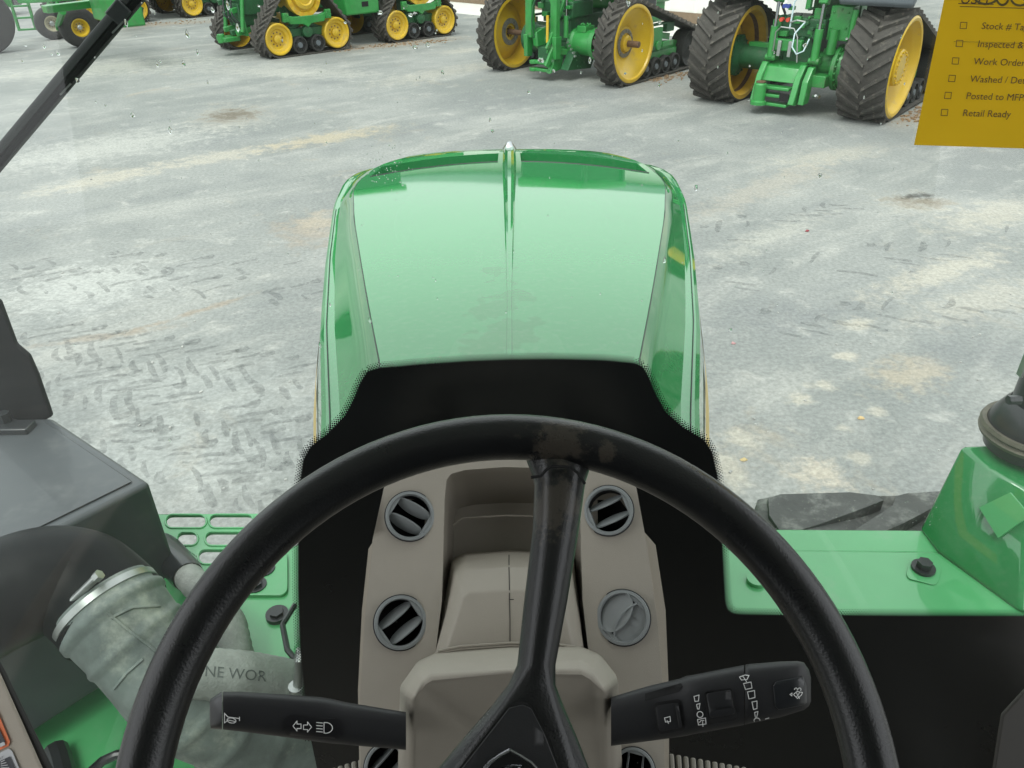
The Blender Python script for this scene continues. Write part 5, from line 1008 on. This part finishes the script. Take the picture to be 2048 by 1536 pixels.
    q = MB(); w = [gz(x, y, 1.18) for x, y in ((40, 1380), (420, 1380), (640, 1640), (40, 1640))]; q.prism(w, (0, 0, .02)); q.obj('lower_deck', M_DECK, T, bevel=.004)
    q = MB(); q.tube([gz(x, y, 1.24) for x, y in ((180, 1545), (205, 1522), (232, 1510), (265, 1506), (300, 1510))], .012, 10); q.tube([gz(x, y, 1.22) for x, y in ((110, 1500), (118, 1520), (128, 1560))], .03, 10); q.obj('wiring_loom', M_BLACKG, T)
left_side()

# ---- right fender, exhaust stack
def right_side():
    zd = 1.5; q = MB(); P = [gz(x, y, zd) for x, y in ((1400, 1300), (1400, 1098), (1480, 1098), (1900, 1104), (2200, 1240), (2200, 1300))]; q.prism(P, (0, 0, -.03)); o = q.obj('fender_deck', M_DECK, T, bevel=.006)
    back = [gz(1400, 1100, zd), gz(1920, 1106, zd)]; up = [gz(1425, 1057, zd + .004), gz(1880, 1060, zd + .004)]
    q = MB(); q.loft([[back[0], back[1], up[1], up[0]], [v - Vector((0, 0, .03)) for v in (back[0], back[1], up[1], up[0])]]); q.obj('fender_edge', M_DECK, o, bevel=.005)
    b = [gz(1836, 1060, zd), gz(1872, 1106, zd), gz(2040, 1229, zd), Vector((1.95, 1.25, zd)), Vector((1.95, 1.75, zd))]
    t0, t1, t2 = gy(1932, 899, 1.66), gy(1977, 932, 1.60), gy(2062, 985, 1.52); t = [t0 + Vector((-.005, .02, 0)), t1, t2, Vector((1.9, 1.42, t2.z)), Vector((1.9, 1.72, t0.z))]
    q = MB(); q.loft([b, t]); tw = q.obj('exhaust_pedestal', M_HOOD, T, bevel=.012)
    mid = lambda x, y, Y: gy(x, y, Y)
    # pale diamond laid flush on the pedestal, a reflection put in as colour
    fn = (b[2] - b[1]).cross(t[1] - b[1]).normalized(); fn = fn if fn.y < 0 else -fn
    q = MB(); q.prism([plane_hit(x, y, b[1] + fn * .0012, fn) for x, y in ((1958, 1015), (2020, 985), (2058, 1030), (1996, 1076))], fn * -.01); q.obj('facet_reflection', M_DECK, tw)
    q = MB(); x = gz(1845, 1140, zd); q.cyl(x, x + Vector((0, 0, .012)), .03, n=20); q.cyl(x, x + Vector((0, 0, .03)), .019, n=6); q.obj('fender_bolt', M_BLACKG, o)
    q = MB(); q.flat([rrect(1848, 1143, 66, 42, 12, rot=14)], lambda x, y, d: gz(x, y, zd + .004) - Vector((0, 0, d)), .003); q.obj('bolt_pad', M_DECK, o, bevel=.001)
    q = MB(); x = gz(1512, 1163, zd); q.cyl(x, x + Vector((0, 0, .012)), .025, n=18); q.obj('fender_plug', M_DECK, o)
    # stack
    pl = gy(2021, 826, 1.62); r = .075; cx = pl.x + r * 1.02 + .035; cyy = 1.66
    z0 = pl.z; q = MB(); q.lathe([(r, z0 - .005), (r, z0 + 2.2)], (cx, cyy, 0), (0, 0, 1), 36); st = q.obj('exhaust_pipe', M_BLACKG, T, ang=40)
    q = MB(); q.lathe([(r + .002, z0 + .002), (r + .012, z0 - .012), (r + .034, z0 - .055), (r + .04, z0 - .085), (r + .03, z0 - .14)], (cx, cyy, 0), (0, 0, 1), 40); q.obj('exhaust_bell', M_BLACKG, st, ang=40)
    q = MB(); zc = z0 - .085; q.lathe([(r + .038, zc + .016), (r + .05, zc + .018), (r + .054, zc + .008), (r + .046, zc), (r + .054, zc - .008), (r + .05, zc - .018), (r + .03, zc - .02)], (cx, cyy, 0), (0, 0, 1), 48); q.obj('exhaust_clamp', mat('dirty clamp band', (.13, .12, .09), .6, metal=.3, vary=.3, scale=25), st, ang=50)
    q = MB(); x = gy(2016, 800, 1.6); q.cyl(x, x + Vector((.03, 0, 0)), .012, n=6); q.obj('pipe_bolt', M_BLACKG, st)
    q = MB(); q.box((cx - r - .012, cyy + .01, z0 + .2), (.006, .02, .24)); q.obj('pipe_guard', M_ZINC, st)
    # dusty tyre tread showing behind the fender
    mt = mat('dusty black tyre tread', (.085, .085, .082), .65, vary=.3, scale=12, dust=(.30, .30, .28), dustamt=.34, dscale=9, bump=.4, bscale=90)
    q = MB(); q.flat([[(1515, 1002), (1540, 1000), (1880, 992), (1890, 1080), (1500, 1080), (1505, 1030)]], lambda x, y, d: gz(x, y, 1.45) + Vector((0, 0, -d + .02 * math.sin((x - 1500) / 60))), .05, 18); ty = q.obj('tyre_tread', mt, T, bevel=.006)
    for P in ([(1536, 996), (1560, 988), (1700, 984), (1752, 990), (1768, 1000), (1712, 1022), (1640, 1048), (1600, 1060), (1560, 1062), (1538, 1030)], [(1792, 992), (1815, 986), (1885, 982), (1890, 1000), (1850, 1024), (1808, 1046), (1770, 1062), (1700, 1066), (1740, 1040), (1786, 1010)]):
        q = MB(); q.flat([P], lambda x, y, d: gz(x, y, 1.475) + Vector((0, 0, -d)), .04, 16); q.obj('tread_lug', mt, ty, bevel=.007)
right_side()

# ---- cab shell round the driver
def cab():
    q = MB(); q.box((0, -.15, HC + .52), (1.9, 2.3, .08)); q.obj('cab_roof', mat('pale headliner', (.62, .62, .6), .8), T, bevel=.02)
    q = MB(); q.box((0, -.25, 1.33), (1.7, 2.1, .06)); q.obj('cab_floor', M_MAT, T)
    q = MB(); q.box((0, -1.2, 2.4), (1.95, .06, 2.2)); q.obj('rear_light_block', M_BLACKP, T)  # unseen wall, added full height over the rear window to block light
    for sx, sy in ((-.92, -1.15), (.92, -1.15), (-1.0, .80), (1.0, .80)):
        q = MB(); q.bar((sx * 1.02, sy, 1.3), (sx * 1.02, sy, HC + .5), .07, .09, (0, 1, 0)); q.obj('cab_pillar', M_BLACKG, T, bevel=.01)
    for sd in (-1, 1): q = MB(); q.box((sd * .96, -.98, 2.4), (.05, .36, 2.2)); q.obj('side_light_block', M_BLACKP, T, bevel=.01)  # unseen wide posts added to keep side light and reflections off the windscreen
    for sd in (-1, 1): q = MB(); q.box((sd * .92, -.2, 1.55), (.05, 1.9, .5)); q.obj('door_sill', M_BEIGEL, T, bevel=.01)
    q = MB(); q.box((0, -.32, 1.85), (.56, .5, .16)); q.box((0, -.62, 2.55), (.62, .16, 1.3)); q.obj('seat', mat('black seat cloth', (.02, .02, .022), .9), T, bevel=.05)  # backrest made extra tall and wide to block light from behind
    q = MB(); q.box((.5, -.35, 2.05), (.3, .7, .3)); q.obj('armrest_console', M_BLACKP, T, bevel=.03)
    # ribbed mats seen either side of the console foot
    for x0, x1, y0, y1, n in ((1342, 1545, 1508, 1545, 15), (640, 735, 1545, 1515, 8)):
        for k in range(n):
            t = k / (n - 1); px, py = lerp(x0, x1, t), lerp(y0, y1, t); a = gd(px, py, 1.0); b = gd(px + 4, py + 60, .98); q = MB(); q.bar(a, b, .0065, .008); q.obj('mat_rib', M_MAT, T, bevel=.002)
    # left door pillar trim with its warning sticker
    dep = .72; P = lambda x, y, d=dep: gd(x, y, d)
    q = MB(); q.prism([P(-60, 1250), P(0, 1352), P(82, 1536), P(130, 1640), P(-60, 1640)], CF * .003); tr = q.obj('door_trim', M_BEIGEL, T, bevel=.004)
    q = MB(); q.prism([P(-60, 1235, dep + .004), P(0, 1338, dep + .004), P(98, 1538, dep + .004), P(150, 1640, dep + .004), P(128, 1640, dep + .004), P(80, 1536, dep + .004), P(0, 1350, dep + .004), P(-60, 1248, dep + .004)], CF * .006); q.obj('door_seal', M_RUBD, T, bevel=.003)
    f = lambda w: (lambda x, y, d: P(x, y, dep - w + d))
    q = MB(); q.flat([[(-40, 1395), (-4, 1425), (20, 1483), (17, 1492), (-40, 1520)]], f(.0016), .001); stk = q.obj('warning_sticker', M_ORANGE, tr)
    q = MB(); q.flat([[(-40, 1425), (-4, 1452), (11, 1484), (-40, 1507)]], f(.0026), .0008); q.obj('sticker_field', M_STICKD, tr)
    q = MB(); q.flat([[(-40, 1525), (17, 1497), (24, 1502), (42, 1545), (42, 1600), (-40, 1600)]], f(.0016), .001); q.obj('sticker_lower', M_STICKW, tr)
    q = MB(); q.flat([[(-40, 1540), (19, 1513), (36, 1550), (36, 1600), (-40, 1600)]], f(.0026), .0008); q.obj('sticker_field', M_STICKD, tr)
    q = MB(); q.flat([rrect(4, 1489, 12, 7, 2, rot=-25)], f(.0032), .0005); q.obj('sticker_tab', M_STICKW, tr)
    strokes([[(2, 1524 + 4 * k), (9 + 3 * k, 1520 + 5 * k)] for k in range(4)], 1.6, lambda x, y: P(x, y, dep - .0036)).obj('sticker_print', M_STICKW, tr)
    text_mesh('NT', 8, lambda X, Y: P(-4 + X * .92 - Y * -.3, 1521 - X * .42 - Y * .9, dep - .0024)).obj('sticker_print', M_STICKD, tr)
    q = MB(); q.prism([P(2005, 1430, .75), P(2060, 1370, .75), P(2420, 1290, .75), P(2420, 1900, .75), P(1930, 1900, .75)], CF * .004); q.obj('right_trim', mat('dark brown trim', (.03, .027, .022), .6), T, bevel=.004)
cab()
